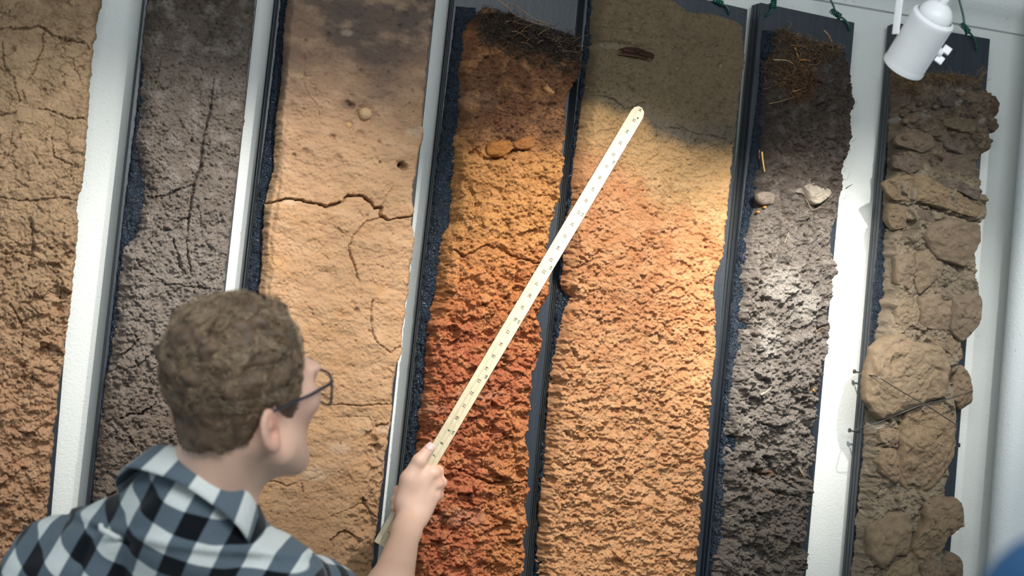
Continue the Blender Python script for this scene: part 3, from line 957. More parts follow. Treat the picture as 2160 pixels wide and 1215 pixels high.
# ================================================================== PROFILE 4
SM4 = soil_mat('red_ochre_earth', 650, 0.70, 1.26, 0.75, 0.0014)
t = empty('soil_profile', at(1000, 1300, 0), 'narrow rust red profile topped by dark matted roots, behind the pointing hand', 'soil profile')
BL4 = [(957, -90), (948, 0), (874, 600), (819, 1157), (803, BOT)]
make_board(t, (957, -90), (1229, -90), (803, BOT), (1097, BOT), 5)
L4 = [(980, 40), (976, 60), (972, 90), (969, 127), (963, 150), (963, 181), (965, 245), (954, 286), (951, 357), (948, 423), (943, 474), (927, 500), (921, 561), (918, 602), (914, 625), (901, 666), (896, 727), (888, 818), (880, 878), (875, 954), (872, 995), (866, 1080), (858, 1215)]
R4 = [(1222, 60), (1228, 90), (1233, 109), (1233, 136), (1227, 160), (1213, 180), (1204, 199), (1203, 220), (1201, 255), (1197, 280), (1196, 306), (1193, 357), (1190, 400), (1187, 423), (1178, 449), (1166, 485), (1164, 515), (1169, 550), (1170, 587), (1163, 625), (1147, 655), (1140, 671), (1147, 690), (1151, 716), (1143, 765), (1133, 790), (1131, 818), (1126, 840), (1125, 883), (1117, 930), (1123, 954), (1123, 1015), (1118, 1081), (1115, 1147), (1110, 1215)]
T4 = [(978, 56), (1003, 31), (1022, 14), (1045, 20), (1067, 26), (1103, 36), (1130, 46), (1157, 52), (1194, 62), (1222, 72)]
CR4 = [([(985, 325), (1000, 318), (1015, 332), (1035, 335), (1055, 330), (1085, 318), (1115, 312)], 5.5, .016), ([(950, 530), (975, 541), (1000, 530), (1020, 518), (1050, 520), (1075, 535), (1100, 545), (1150, 560)], 3.6, .013),
       ([(930, 985), (970, 992), (1000, 1005), (1030, 1018), (1060, 1020), (1120, 1016)], 3.4, .012), ([(985, 400), (1000, 440), (990, 470)], 2.4, .007), ([(1080, 920), (1090, 960), (1092, 990)], 2.6, .008),
       ([(1010, 640), (1030, 648), (1040, 650)], 3, .008), ([(960, 770), (975, 800)], 2, .005), ([(1040, 300), (1060, 290), (1095, 300)], 2.5, .006)]


def h4(px, py, X, Z, e):
    k = 0.7 + 0.5 * sm(520, 680, py)
    h = k * (facet(X, Z, 0.030, 601, 0.0042, 0.42, 0.0006, 0.12, 0.55, 1.35) + facet(X, Z, 0.012, 602, 0.0017, 0.45, 0.0006, 0.12, 0.5, 1.2))
    h = h * modul(X, Z, 630) * 1.2 + 0.008 * fbm(X, Z * 1.3, 0.07, 3, 603) + k * billow(X, Z, 0.026, 0.0036, 608, 4, 1.2) + grains(X, Z, 0.0066, 0.0013, 609) + crumbs(X, Z, 605, 1.4) + facet(X, Z, 0.0058, 606, 0.0006, 0.34)
    top = sm(230, 120, py)
    h = h + top * (facet(X, Z, 0.016, 607, 0.004, 0.4, 0.001) + crumbs(X, Z, 611, 1.2)) + sm(320, 260, py) * (grains(X, Z, 0.0085, 0.0032, 612) + grains(X, Z, 0.005, 0.0016, 613))
    h = h - 0.005 * sm(270, 300, py) * sm(345, 318, py) + 0.003 * sm(335, 350, py) * sm(460, 350, py)
    h = h + cracknet(X, Z, 0.030, 0.005, 0.0014, 640, 0.6, -0.1) + cracknet(X, Z, 0.012, 0.003, 0.0012, 642, 0.7, -0.1)
    for i, (p, w, d) in enumerate(CR4):
        h = h + crack(px, py, p, w, d, 620 + i)
    h = h + pits(px, py, [(1003, 436, 8), (1012, 745, 4), (1150, 195, 14), (1010, 142, 10)], 0.009)
    h = h + random_pits(px, py, X, Z, 0.02, 0.2, 0.002, 0.006, 641)
    return h


def c4(px, py, X, Z, h):
    n = fbm(X, Z, 0.07, 4, 650); n2 = fbm(X, Z, 0.03, 4, 651)
    s = 0.22 * (px - 1080)
    q = py + 60 * n
    c = np.ones(px.shape + (3,)) * lin((130, 92, 66))
    c = mixc(c, sm(260, 345, q), (200, 144, 86))
    c = mixc(c, sm(470, 640, q + 0.12 * (px - 1000)), (200, 130, 80))
    c = mixc(c, sm(600, 760, q - 0.25 * (px - 980)), (190, 112, 76))
    c = mixc(c, sm(760, 980, q) * sm(980, 1080, px + 40 * n) * 0.8, (194, 130, 80))
    c = mixc(c, np.clip(2.6 * n2, 0, 1) * 0.45, (216, 156, 104))
    c = mixc(c, np.clip(-2.4 * n2 - 0.1, 0, 1) * 0.35, (140, 82, 50))
    dk = sm(0, 30, (40 + 0.32 * (px - 985) + 46) - py + 25 * n)
    c = mixc(c, dk * 0.92, (52, 44, 38))
    c = mixc(c, sm(1008, 980, px + 16 * n) * sm(140, 110, py) * 0.4, (170, 108, 72))
    c = mixc(c, blob(px, py, 1022, 24, 24, 9, 655) * 0.75, (196, 138, 98))
    c = mixc(c, np.clip(blob(px, py, 1000, 215, 40, 16, 656) + blob(px, py, 1010, 832, 60, 10, 657) + blob(px, py, 900, 860, 40, 14, 658) + blob(px, py, 960, 1090, 60, 18, 659), 0, 1) * 0.3, (196, 154, 126))
    return c


make_soil(t, 'd', L4, R4, h4, c4, 0.048, SM4, T4, 0, 3, 5, 91, 0.011)
make_tar(t, BL4, L4, 20, 101, 0.004, 18)
o = make_clod(t, 'd', [(1083, 301), (1106, 289), (1132, 288), (1139, 301), (1112, 316), (1089, 312)], 0.011, SM4, (178, 118, 66), 690, 0.010, 'clod', 36, 10, 0.0012)
o = make_clod(t, 'd', [(1030, 300), (1078, 296), (1081, 316), (1060, 331), (1030, 326)], 0.010, SM4, (184, 122, 62), 691, 0.010, 'clod', 36, 10, 0.0014)
for i, (x, y, r) in enumerate([(1003, 322, 5), (1016, 328, 6), (1047, 334, 6), (1067, 330, 7), (1085, 334, 5), (992, 316, 6), (1038, 322, 4)]):
    make_clod(t, 'd', circ(x, y, r, r * 0.8), 0.006, SM4, (172, 110, 58), 700 + i, 0.008, 'clod', 16, 6, 0.0006, 2.4, (0, 0), 2)
o = make_clod(t, 'd', [(1146, 186), (1157, 172), (1160, 188), (1171, 190), (1170, 200), (1158, 199)], 0.007, SM4, (196, 148, 96), 710, 0.008, 'leaf_fragment', 24, 8, 0.001)
MASK4 = lambda x, y: (y < 40 + 0.32 * (x - 985) + 52) & (x > 1000)
tag(strands('root_mat', t, fibre_field('d', MASK4, 1500, 0.016, 0.00042, [(58, 50, 44), (40, 35, 32), (84, 74, 64), (100, 86, 70), (70, 60, 54)], 0.010, 0.9, 21)
        + fibre_field('d', lambda x, y: (y > 120) & (y < 300), 120, 0.018, 0.0003, [(120, 84, 58), (160, 120, 84)], 0.004, 0.6, 22), kind='stuff'), 'dark matted roots')
tw = []
tw.append((px_line('d', [(1045, -5), (1062, 8), (1075, 18), (1082, 30), (1100, 38), (1130, 50), (1155, 52)], 0.016, 14), 0.0012, (150, 118, 88)))
tw.append((px_line('d', [(1155, 50), (1130, 42), (1105, 25), (1085, 10), (1073, 5), (1068, 9), (1072, 17)], 0.020, 14), 0.0014, (164, 128, 94)))
for i in range(26):
    x = RNG.uniform(1060, 1220); y = 40 + 0.32 * (x - 1050) + RNG.uniform(-6, 40); a = RNG.uniform(-0.6, 0.8); l = RNG.uniform(14, 40)
    tw.append((px_line('d', [(x, y), (x + l * .5 * math.cos(a), y + l * .5 * math.sin(a) - 3), (x + l * math.cos(a), y + l * math.sin(a))], 0.014, 7), RNG.uniform(0.0004, 0.0009), random.choice([(128, 98, 72), (96, 76, 60), (150, 128, 100), (72, 56, 46)])))
for i, it in enumerate(tw):
    strands('twig', t, [it])

# ================================================================== PROFILE 5
SM5 = soil_mat('orange_loam', 800, 0.76, 1.2, 0.7, 0.0013)
t = empty('soil_profile', at(1300, 1300, 0), 'widest profile, grey brown above and bright orange below, behind the yardstick tip', 'soil profile')
BL5 = [(1230, -90), (1222, 0), (1174, 440), (1142, 760), (1118, 1000), (1106, 1215), (1099, BOT)]
make_board(t, (1226, -50), (1578, 19), (1097, BOT), (1468, BOT), 4)
L5 = [(1254, -60), (1246, 0), (1241, 92), (1230, 179), (1216, 281), (1206, 357), (1200, 434), (1190, 474), (1185, 561), (1180, 600), (1190, 625), (1178, 676), (1168, 747), (1160, 790), (1154, 843), (1147, 954), (1136, 1056), (1128, 1215)]
R5 = [(1573, 40), (1578, 102), (1575, 148), (1566, 214), (1558, 286), (1547, 388), (1540, 450), (1535, 510), (1532, 541), (1518, 575), (1514, 620), (1517, 670), (1518, 727), (1508, 803), (1504, 904), (1494, 960), (1490, 1035), (1483, 1106), (1475, 1215)]
T5 = [(1250, -40), (1380, -16), (1430, 1), (1455, 20), (1480, 24), (1507, 24), (1532, 31), (1552, 38), (1573, 50)]
CR5 = [([(1235, 205), (1260, 207), (1285, 212), (1300, 222), (1310, 232), (1325, 232), (1345, 220), (1358, 218)], 2.2, .006), ([(1410, 272), (1440, 272), (1470, 282), (1510, 288), (1545, 300)], 2.0, .005),
       ([(1238, 288), (1260, 278), (1300, 272)], 1.8, .004), ([(1445, 300), (1455, 318), (1462, 325)], 1.8, .005), ([(1395, 290), (1390, 325), (1360, 340)], 1.6, .003), ([(1180, 980), (1205, 975), (1245, 968), (1262, 968)], 2.8, .009),
       ([(1300, 988), (1320, 975), (1340, 940), (1350, 910), (1352, 870), (1358, 790), (1362, 700), (1358, 650)], 2.4, .006), ([(1230, 620), (1235, 660), (1220, 700)], 2, .004), ([(1280, 1063), (1320, 1062), (1350, 1066)], 2.6, .007),
       ([(1415, 560), (1412, 500), (1430, 470)], 2.0, .005), ([(1210, 500), (1215, 540), (1210, 570)], 2.4, .008), ([(1450, 400), (1455, 430)], 1.6, .003), ([(1500, 330), (1490, 350)], 1.6, .003)]


def h5(px, py, X, Z, e):
    k = sm(270, 560, py + 40 * fbm(X, Z, 0.08, 3, 801))
    h = 0.0045 * fbm(X, Z, 0.09, 3, 802) + crumbs(X, Z, 805, 1.0)
    h = h + (1 - k) * (facet(X, Z, 0.02, 803, 0.0012, 0.16, 0.0003) + facet(X, Z, 0.0065, 804, 0.0005, 0.25))
    h = h + k * (facet(X, Z, 0.020, 806, 0.0022, 0.40, 0.0003, 0.12, 0.6, 1.7) + facet(X, Z, 0.0095, 807, 0.0011, 0.42, 0.0003, 0.1, 0.5, 1.5) + facet(X, Z, 0.005, 808, 0.0005, 0.3))
    h = h * (1 + k * (modul(X, Z, 830, 0.6, 1.7) - 1)) + k * 0.004 * fbm(X, Z * 1.4, 0.035, 3, 813) + k * billow(X, Z, 0.018, 0.0016, 811, 4, 1.5) + grains(X, Z, 0.0055, 0.0009, 812) 
    h = h + 0.8 * k * sm(600, 900, py) * facet(X, Z, 0.034, 809, 0.003, 0.35, 0, 0.1, 0.6, 1.5)
    h = h + cracknet(X, Z, 0.05, 0.004, 0.0011, 842, 0.6, -0.25) + k * cracknet(X, Z, 0.014, 0.0022, 0.0011, 844, 0.7, -0.15)
    for i, (p, w, d) in enumerate(CR5):
        h = h + crack(px, py, p, w, d, 820 + i)
    h = h - 0.006 * blob(px, py, 1290, 101, 60, 10, 840, 0.2) - 0.004 * blob(px, py, 1345, 115, 42, 13, 841, 0.2)
    h = h + pits(px, py, [(1520, 140, 7)], 0.007) + pits(px, py, [(1252, 200, 4), (1330, 190, 3), (1263, 683, 4), (1445, 575, 4), (1488, 760, 5), (1518, 226, 4)], 0.006)
    h = h + random_pits(px, py, X, Z, 0.026, 0.12, 0.0015, 0.005, 843)
    sub = np.exp(-(((px - 1205) / 16) ** 2 + ((py - 590) / 30) ** 2) ** 2)
    h = h - 0.010 * np.exp(-(((py - 640) + 0.35 * (px - 1195)) / 9) ** 2) * sm(1240, 1200, px)
    return h


def c5(px, py, X, Z, h):
    n = fbm(X, Z, 0.09, 4, 850); n2 = fbm(X, Z, 0.03, 4, 851)
    c = np.ones(px.shape + (3,)) * lin((124, 108, 84))
    bound = np.interp(px, [1200, 1270, 1350, 1380, 1450, 1580], [222, 225, 250, 285, 300, 310]) + 22 * n
    c = mixc(c, np.exp(-((py - bound + 20) / 26) ** 2) * sm(1240, 1300, px) * (0.35 + 0.4 * sm(1340, 1420, px)), (112, 104, 92))
    c = mixc(c, sm(-16, 26, py - bound), (196, 158, 110))
    c = mixc(c, sm(90, 190, py - bound + 40 * n + 0.28 * (1380 - px) * 1.0), (198, 142, 98))
    c = mixc(c, sm(620, 860, py + 70 * n) * 0.7, (212, 162, 116))
    c = mixc(c, np.clip(2.4 * n2, 0, 1) * 0.4 * sm(260, 420, py), (220, 172, 128))
    c = mixc(c, np.clip(-2.4 * n2, 0, 1) * 0.35 * sm(300, 420, py), (178, 112, 68))
    c = mixc(c, np.clip(2.4 * n2, 0, 1) * 0.3 * sm(300, 200, py), (140, 120, 90))
    c = specks(c, X, Z, 0.013, 0.16 , 0.0015, (176, 150, 112), 860, 0.8)
    c = specks(c, X, Z, 0.016, 0.10, 0.0012, (50, 42, 34), 862, 0.6)
    c = mixc(c, blob(px, py, 1275, 100, 40, 7, 863) * 0.6, (150, 136, 112))
    return c


make_soil(t, 'e', L5, R5, h5, c5, 0.044, SM5, T5, 0, 2.5, 3, 111, 0.009)
make_tar(t, BL5, L5, -50, 121, 0.006, 18)
SMW = soil_mat('rotten_wood', 400, 0.4, 1.5, 0.9, 0.002, 160)
WOODO = [(1300, 107), (1318, 100), (1345, 100), (1358, 105), (1378, 113), (1387, 120), (1379, 128), (1366, 129), (1348, 123), (1318, 116), (1302, 113)]
o = make_clod(t, 'e', WOODO, 0.006, SMW, (64, 42, 30), 870, 0.012, 'wood_piece', 48, 10, 0.0022, 3.0, (0, 0), 4)
tag(o, 'dark rotten wood piece')
grain = []
for i in range(12):
    f = i / 11.0
    y0 = 101 + 14 * f; grain.append((px_line('e', [(1318 - 14 * f + RNG.uniform(-4, 4), y0), (1345, y0 + 3 + 3 * f), (1378 - 8 * abs(f - .6), y0 + 13 + 2 * f)], 0.004, 7), 0.0008, random.choice([(96, 64, 42), (58, 38, 28), (38, 26, 20)])))
strands('wood_grain', t, grain, kind='stuff')
make_clod(t, 'e', [(1516, 138), (1521, 133), (1526, 136), (1520, 150), (1515, 148)], 0.006, SM5, (150, 130, 108), 871, 0.008, 'pebble', 20, 8, 0.0006)

# ================================================================== PROFILE 6
SM6 = soil_mat('dark_humus', 600, 0.62, 1.34, 0.85, 0.0016)
t = empty('soil_profile', at(1610, 1300, 0), 'dark grey humus profile with a grassy top and one pale stone, sixth from the left', 'soil profile')
BL6 = [(1588, 13), (1578, 189), (1525, 600), (1472, 1215), (1462, BOT)]
make_board(t, (1586, 12), (1803, 48), (1460, BOT), (1690, BOT), 3)
L6 = [(1626, 64), (1622, 100), (1606, 138), (1601, 204), (1598, 255), (1596, 306), (1586, 347), (1582, 388), (1579, 434), (1574, 470), (1563, 510), (1556, 560), (1552, 625), (1546, 701), (1540, 777), (1527, 853), (1523, 904), (1518, 965), (1518, 1056), (1506, 1147), (1494, 1215)]
R6 = [(1784, 102), (1798, 133), (1802, 160), (1807, 179), (1807, 245), (1802, 286), (1797, 327), (1787, 347), (1784, 398), (1772, 434), (1768, 469), (1762, 500), (1764, 551), (1769, 587), (1766, 610), (1757, 641), (1757, 716), (1743, 762), (1740, 818), (1735, 863), (1723, 894), (1727, 954), (1722, 1000), (1719, 1046), (1709, 1116), (1704, 1215)]
T6 = [(1626, 66), (1645, 62), (1662, 65), (1680, 74), (1703, 78), (1730, 84), (1754, 86), (1770, 94), (1784, 102)]
CR6 = [([(1592, 520), (1600, 560), (1596, 590)], 5, .012), ([(1640, 470), (1645, 500), (1652, 520)], 3, .009), ([(1570, 660), (1590, 690), (1575, 720)], 5, .012), ([(1615, 680), (1600, 710), (1622, 640)], 3, .009),
       ([(1620, 970), (1650, 1010), (1680, 1030)], 3.4, .012), ([(1710, 530), (1740, 538), (1765, 550)], 3, .008), ([(1535, 880), (1545, 930), (1540, 980)], 7, .014), ([(1620, 1060), (1650, 1040), (1690, 1050)], 3, .01)]


def h6(px, py, X, Z, e):
    k = 0.75 + 0.65 * sm(430, 620, py)
    h = k * (facet(X, Z, 0.032, 901, 0.0062, 0.42, 0.0008, 0.14, 0.6) + facet(X, Z, 0.012, 902, 0.0022, 0.40, 0.0010, 0.15, 0.6) + facet(X, Z, 0.0058, 903, 0.0012, 0.40, 0.0006, 0.2, 0.5))
    h = h * modul(X, Z, 930) * 1.1 + 0.008 * fbm(X, Z, 0.06, 4, 904) + k * billow(X, Z, 0.024, 0.0040, 908) + k * (grains(X, Z, 0.012, 0.0030, 909, 0.5) + grains(X, Z, 0.0068, 0.0022, 910) + grains(X, Z, 0.0045, 0.0012, 911)) + crumbs(X, Z, 905, 1.5)
    # little round aggregates
    f1, f2, cid, dx, dy = worley(X / 0.008, Z / 0.008, 907)
    h = h + 0.0022 * np.sqrt(np.clip(1 - (f1 / 0.55) ** 2, 0, 1)) * sm(560, 420, py)
    h = h + cracknet(X, Z, 0.035, 0.006, 0.0018, 944) + cracknet(X, Z, 0.013, 0.004, 0.0014, 945, 0.7)
    for i, (p, w, d) in enumerate(CR6):
        h = h + crack(px, py, p, w, d, 920 + i)
    h = h + pits(px, py, [(1600, 345, 16), (1590, 352, 12)], 0.018) + pits(px, py, [(1640, 168, 12)], 0.008)
    h = h + random_pits(px, py, X, Z, 0.018, 0.3, 0.0024, 0.008, 943)
    return h


def c6(px, py, X, Z, h):
    n = fbm(X, Z, 0.06, 4, 950); n2 = fbm(X, Z, 0.02, 4, 951)
    c = np.ones(px.shape + (3,)) * lin((80, 71, 64))
    c = mixc(c, sm(330, 560, py + 60 * n), (132, 124, 116))
    c = mixc(c, np.clip(2.2 * n2, 0, 1) * 0.5 * (0.4 + 0.6 * sm(330, 560, py)), (172, 164, 156))
    c = mixc(c, sm(900, 1080, py + 50 * n) * 0.6, (104, 94, 84))
    c = mixc(c, np.clip(blob(px, py, 1650, 600, 46, 34, 957) + blob(px, py, 1700, 640, 30, 40, 958) + blob(px, py, 1620, 720, 24, 40, 959), 0, 1) * 0.55, (190, 184, 176))  # lamp's hot spot laid into the colour as pale blotches
    c = mixc(c, np.clip(blob(px, py, 1680, 180, 40, 40, 955), 0, 1) * 0.6, (96, 62, 40))
    c = mixc(c, np.clip(blob(px, py, 1620, 998, 26, 7, 956), 0, 1) * 0.7, (104, 70, 50))
    return c


make_soil(t, 'f', [(x + 4, y) for x, y in L6], R6, h6, c6, 0.044, SM6, T6, 0, 3.5, 5, 131, 0.011)
make_tar(t, BL6, L6, 70, 141, 0.008, 20)
SMS = soil_mat('grey_stone', 900, 0.8, 1.15, 0.4, 0.0008, 200)
Z6 = lambda pts: [(1560 + x / 5.0625, 320 + y / 5.0625) for x, y in pts]


def stonecol(C, X, Z, hh):
    return C


o = make_clod(t, 'f', Z6([(690, 370), (760, 335), (850, 330), (920, 365), (970, 425), (960, 480), (910, 510), (850, 560), (780, 570), (730, 530), (705, 450)]), 0.024, SMS, (138, 130, 118), 980, 0.010, 'stone', 64, 22, 0.0012, 6.0, (0.0, 0.0), 3, None, (-0.05, 1.1, 0.25))
tag(o, 'pale grey angular stone')
make_clod(t, 'f', Z6([(590, 415), (640, 380), (690, 410), (702, 470), (650, 450), (600, 440)]), 0.008, SMS, (116, 108, 100), 981, 0.008, 'stone', 32, 9, 0.0012)
make_clod(t, 'f', Z6([(180, 450), (260, 420), (390, 450), (360, 560), (240, 570), (190, 510)]), 0.011, SMS, (112, 102, 92), 982, 0.010, 'stone', 36, 10, 0.0014)
for i, (x, y) in enumerate([(1614, 437), (1600, 447), (1693, 1001), (1716, 823)]):
    make_clod(t, 'f', circ(x, y, 3.4), 0.005, SMS, (206, 146, 72), 985 + i, 0.006, 'root_stub', 12, 5, 0.0003, 2.4, (0, 0), 1)
COLS6 = [(128, 100, 70), (96, 76, 56), (150, 124, 88), (84, 64, 46), (110, 78, 50), (64, 52, 42)]
sf = fibre_field('f', lambda x, y: (y < 180 - 0.55 * (x - 1640)) & (y < 190), 900, 0.020, 0.0004, COLS6, 0.010, 0.7, 31)
sf += fibre_field('f', lambda x, y: ((x - 1678) / 42) ** 2 + ((y - 165) / 42) ** 2 < 1, 500, 0.014, 0.0004, [(112, 82, 58), (92, 66, 46), (138, 106, 76)], 0.010, 0.8, 32)
tag(strands('grass_mat', t, sf, kind='stuff'), 'dry brown matted grass')
tag(strands('rootlets', t, fibre_field('f', lambda x, y: (y > 100) & (y < 460), 420, 0.024, 0.00028, [(96, 80, 66), (120, 98, 78), (70, 58, 50)], 0.006, 0.55, 33)
        + fibre_field('f', lambda x, y: (y > 460), 130, 0.018, 0.0003, [(110, 94, 78), (140, 120, 96)], 0.005, 0.5, 34)
        + fibre_field('f', lambda x, y: (x > np.interp(y, [p[1] for p in R6], [p[0] for p in R6]) - 8), 60, 0.016, 0.00035, [(60, 52, 46), (84, 70, 58)], 0.004, 0.6, 35), kind='stuff'))
tw = [([(1607, 320), (1609, 340), (1613, 362)], 0.0024, (214, 174, 108)), ([(1602, 316), (1601, 335)], 0.0014, (160, 112, 70)), ([(1676, 100), (1681, 113), (1685, 126)], 0.0026, (190, 132, 74)),
      ([(1686, 127), (1697, 126), (1709, 128)], 0.0022, (176, 118, 66)), ([(1681, 99), (1692, 97), (1702, 97)], 0.0018, (116, 72, 44)), ([(1738, 64), (1748, 74), (1755, 88)], 0.0016, (178, 144, 92)),
      ([(1632, 126), (1660, 127), (1672, 133), (1680, 148)], 0.0009, (196, 176, 130)), ([(1622, 219), (1650, 213), (1674, 205)], 0.0009, (150, 116, 88)), ([(1671, 193), (1690, 189)], 0.0009, (196, 166, 116)),
      ([(1784, 398), (1791, 393), (1798, 389)], 0.0012, (66, 56, 50)), ([(1760, 496), (1766, 508), (1770, 518), (1779, 520), (1790, 521)], 0.0006, (70, 66, 60)), ([(1605, 833), (1616, 827), (1628, 816)], 0.0022, (160, 148, 132)),
      ([(1685, 985), (1690, 996), (1696, 1003)], 0.0026, (150, 140, 126)), ([(1700, 420), (1714, 445), (1730, 436), (1748, 440)], 0.0009, (130, 112, 92)), ([(1655, 512), (1660, 500), (1664, 490)], 0.0008, (176, 160, 132)),
      ([(1720, 700), (1735, 690), (1742, 694)], 0.0008, (150, 124, 92)), ([(1612, 1030), (1626, 1040), (1634, 1060)], 0.0008, (150, 110, 80)), ([(1532, 1090), (1556, 1085), (1562, 1088)], 0.001, (140, 128, 110))]
for p, r, c in tw:
    strands('twig', t, [(px_line('f', p, 0.007, 8), r, c)])
W6 = t

# ================================================================== PROFILE 7
SM7 = soil_mat('olive_clods', 800, 0.74, 1.2, 0.6, 0.0012)
t = empty('soil_profile', at(1920, 1300, 0), 'olive brown profile of big loose clods tied down with wire, rightmost, below the white spotlight', 'soil profile')
BL7 = [(1872, 54), (1852, 306), (1818, 600), (1775, 1215), (1766, BOT)]
make_board(t, (1872, 54), (2089, 82), (1766, BOT), (1992, BOT), 3)
L7 = [(1875, 148), (1871, 214), (1869, 286), (1866, 357), (1858, 408), (1861, 459), (1858, 510), (1853, 620), (1849, 641), (1838, 727), (1828, 803), (1823, 853), (1818, 904), (1813, 980), (1806, 1056), (1800, 1132), (1790, 1215)]
R7 = [(2072, 158), (2085, 189), (2104, 205), (2106, 225), (2103, 240), (2106, 256), (2101, 286), (2097, 312), (2078, 327), (2073, 357), (2080, 378), (2082, 410), (2091, 434), (2085, 459), (2075, 474), (2073, 520), (2070, 551), (2068, 600), (2072, 630), (2062, 701), (2041, 721), (2031, 740), (2024, 800), (2020, 866), (2018, 904), (2013, 980), (2008, 1046), (2002, 1080), (1998, 1137), (1996, 1215)]
T7 = [(1876, 148), (1900, 152), (1930, 156), (1960, 154), (1990, 153), (2020, 154), (2050, 157), (2068, 160), (2080, 176)]
CR7 = [([(1905, 240), (1935, 236), (1960, 242)], 3, .008), ([(1935, 425), (1965, 435), (1990, 445), (2030, 460), (2075, 470)], 3.6, .012), ([(1870, 430), (1905, 435), (1935, 428)], 3, .009), ([(1930, 520), (1936, 560), (1928, 610)], 2.6, .008),
       ([(1870, 285), (1900, 290), (1930, 300)], 2.4, .007), ([(1830, 860), (1850, 880), (1870, 890)], 5, .012), ([(1820, 1000), (1840, 1010)], 3, .008), ([(1818, 1040), (1835, 1060)], 2.6, .007), ([(2030, 405), (2080, 408)], 3.5, .01), ([(1945, 700), (1950, 720)], 2, .004)]


def h7(px, py, X, Z, e):
    h = facet(X, Z, 0.040, 1001, 0.0050, 0.40, 0.0014, 0.10, 0.6, 1.1) + facet(X, Z, 0.016, 1002, 0.0016, 0.34, 0.0006, 0.1, 0.5)
    h = h * modul(X, Z, 1030) * 1.2 + 0.005 * fbm(X, Z, 0.07, 3, 1003) + billow(X, Z, 0.03, 0.0028, 1008, 4) + grains(X, Z, 0.006, 0.0009, 1009) + crumbs(X, Z, 1005, 1.1) + facet(X, Z, 0.006, 1006, 0.0004, 0.26)
    top = sm(330, 200, py) * sm(1900, 1960, px) + sm(180, 160, py)
    f1, f2, cid, dx, dy = worley(X / 0.011, Z / 0.011, 1007)
    h = h + 0.0045 * np.sqrt(np.clip(1 - (f1 / 0.6) ** 2, 0, 1)) * np.clip(top, 0, 1)
    h = h - 0.010 * sm(860, 900, py) * sm(1100, 1000, py) * sm(1880, 1900, px)
    h = h + cracknet(X, Z, 0.040, 0.007, 0.0014, 1040, 0.6, 0.1) + cracknet(X, Z, 0.016, 0.003, 0.0012, 1041, 0.7, -0.1)
    for i, (p, w, d) in enumerate(CR7):
        h = h + crack(px, py, p, w, d, 1020 + i)
    return h


def c7(px, py, X, Z, h):
    n = fbm(X, Z, 0.06, 4, 1050); n2 = fbm(X, Z, 0.025, 4, 1051)
    c = np.ones(px.shape + (3,)) * lin((130, 119, 102))
    c = mixc(c, sm(400, 340, py + 40 * n), (104, 92, 78))
    c = mixc(c, sm(560, 700, py + 40 * n) * 0.7, (148, 134, 115))
    c = mixc(c, np.clip(2.2 * n2, 0, 1) * 0.4, (150, 132, 106))
    c = mixc(c, np.clip(-2.2 * n2, 0, 1) * 0.35, (98, 84, 66))
    for (x, y, r) in [(1945, 242, 10), (1880, 255, 8), (2020, 215, 9), (2028, 190, 8), (2070, 255, 7), (1935, 590, 6), (1930, 362, 14), (1880, 345, 7), (1840, 895, 12), (2005, 250, 5), (1968, 432, 6)]:
        c = mixc(c, blob(px, py, x, y, r, r * 0.8, 1060 + x) * 0.4, (176, 172, 164))
    return c


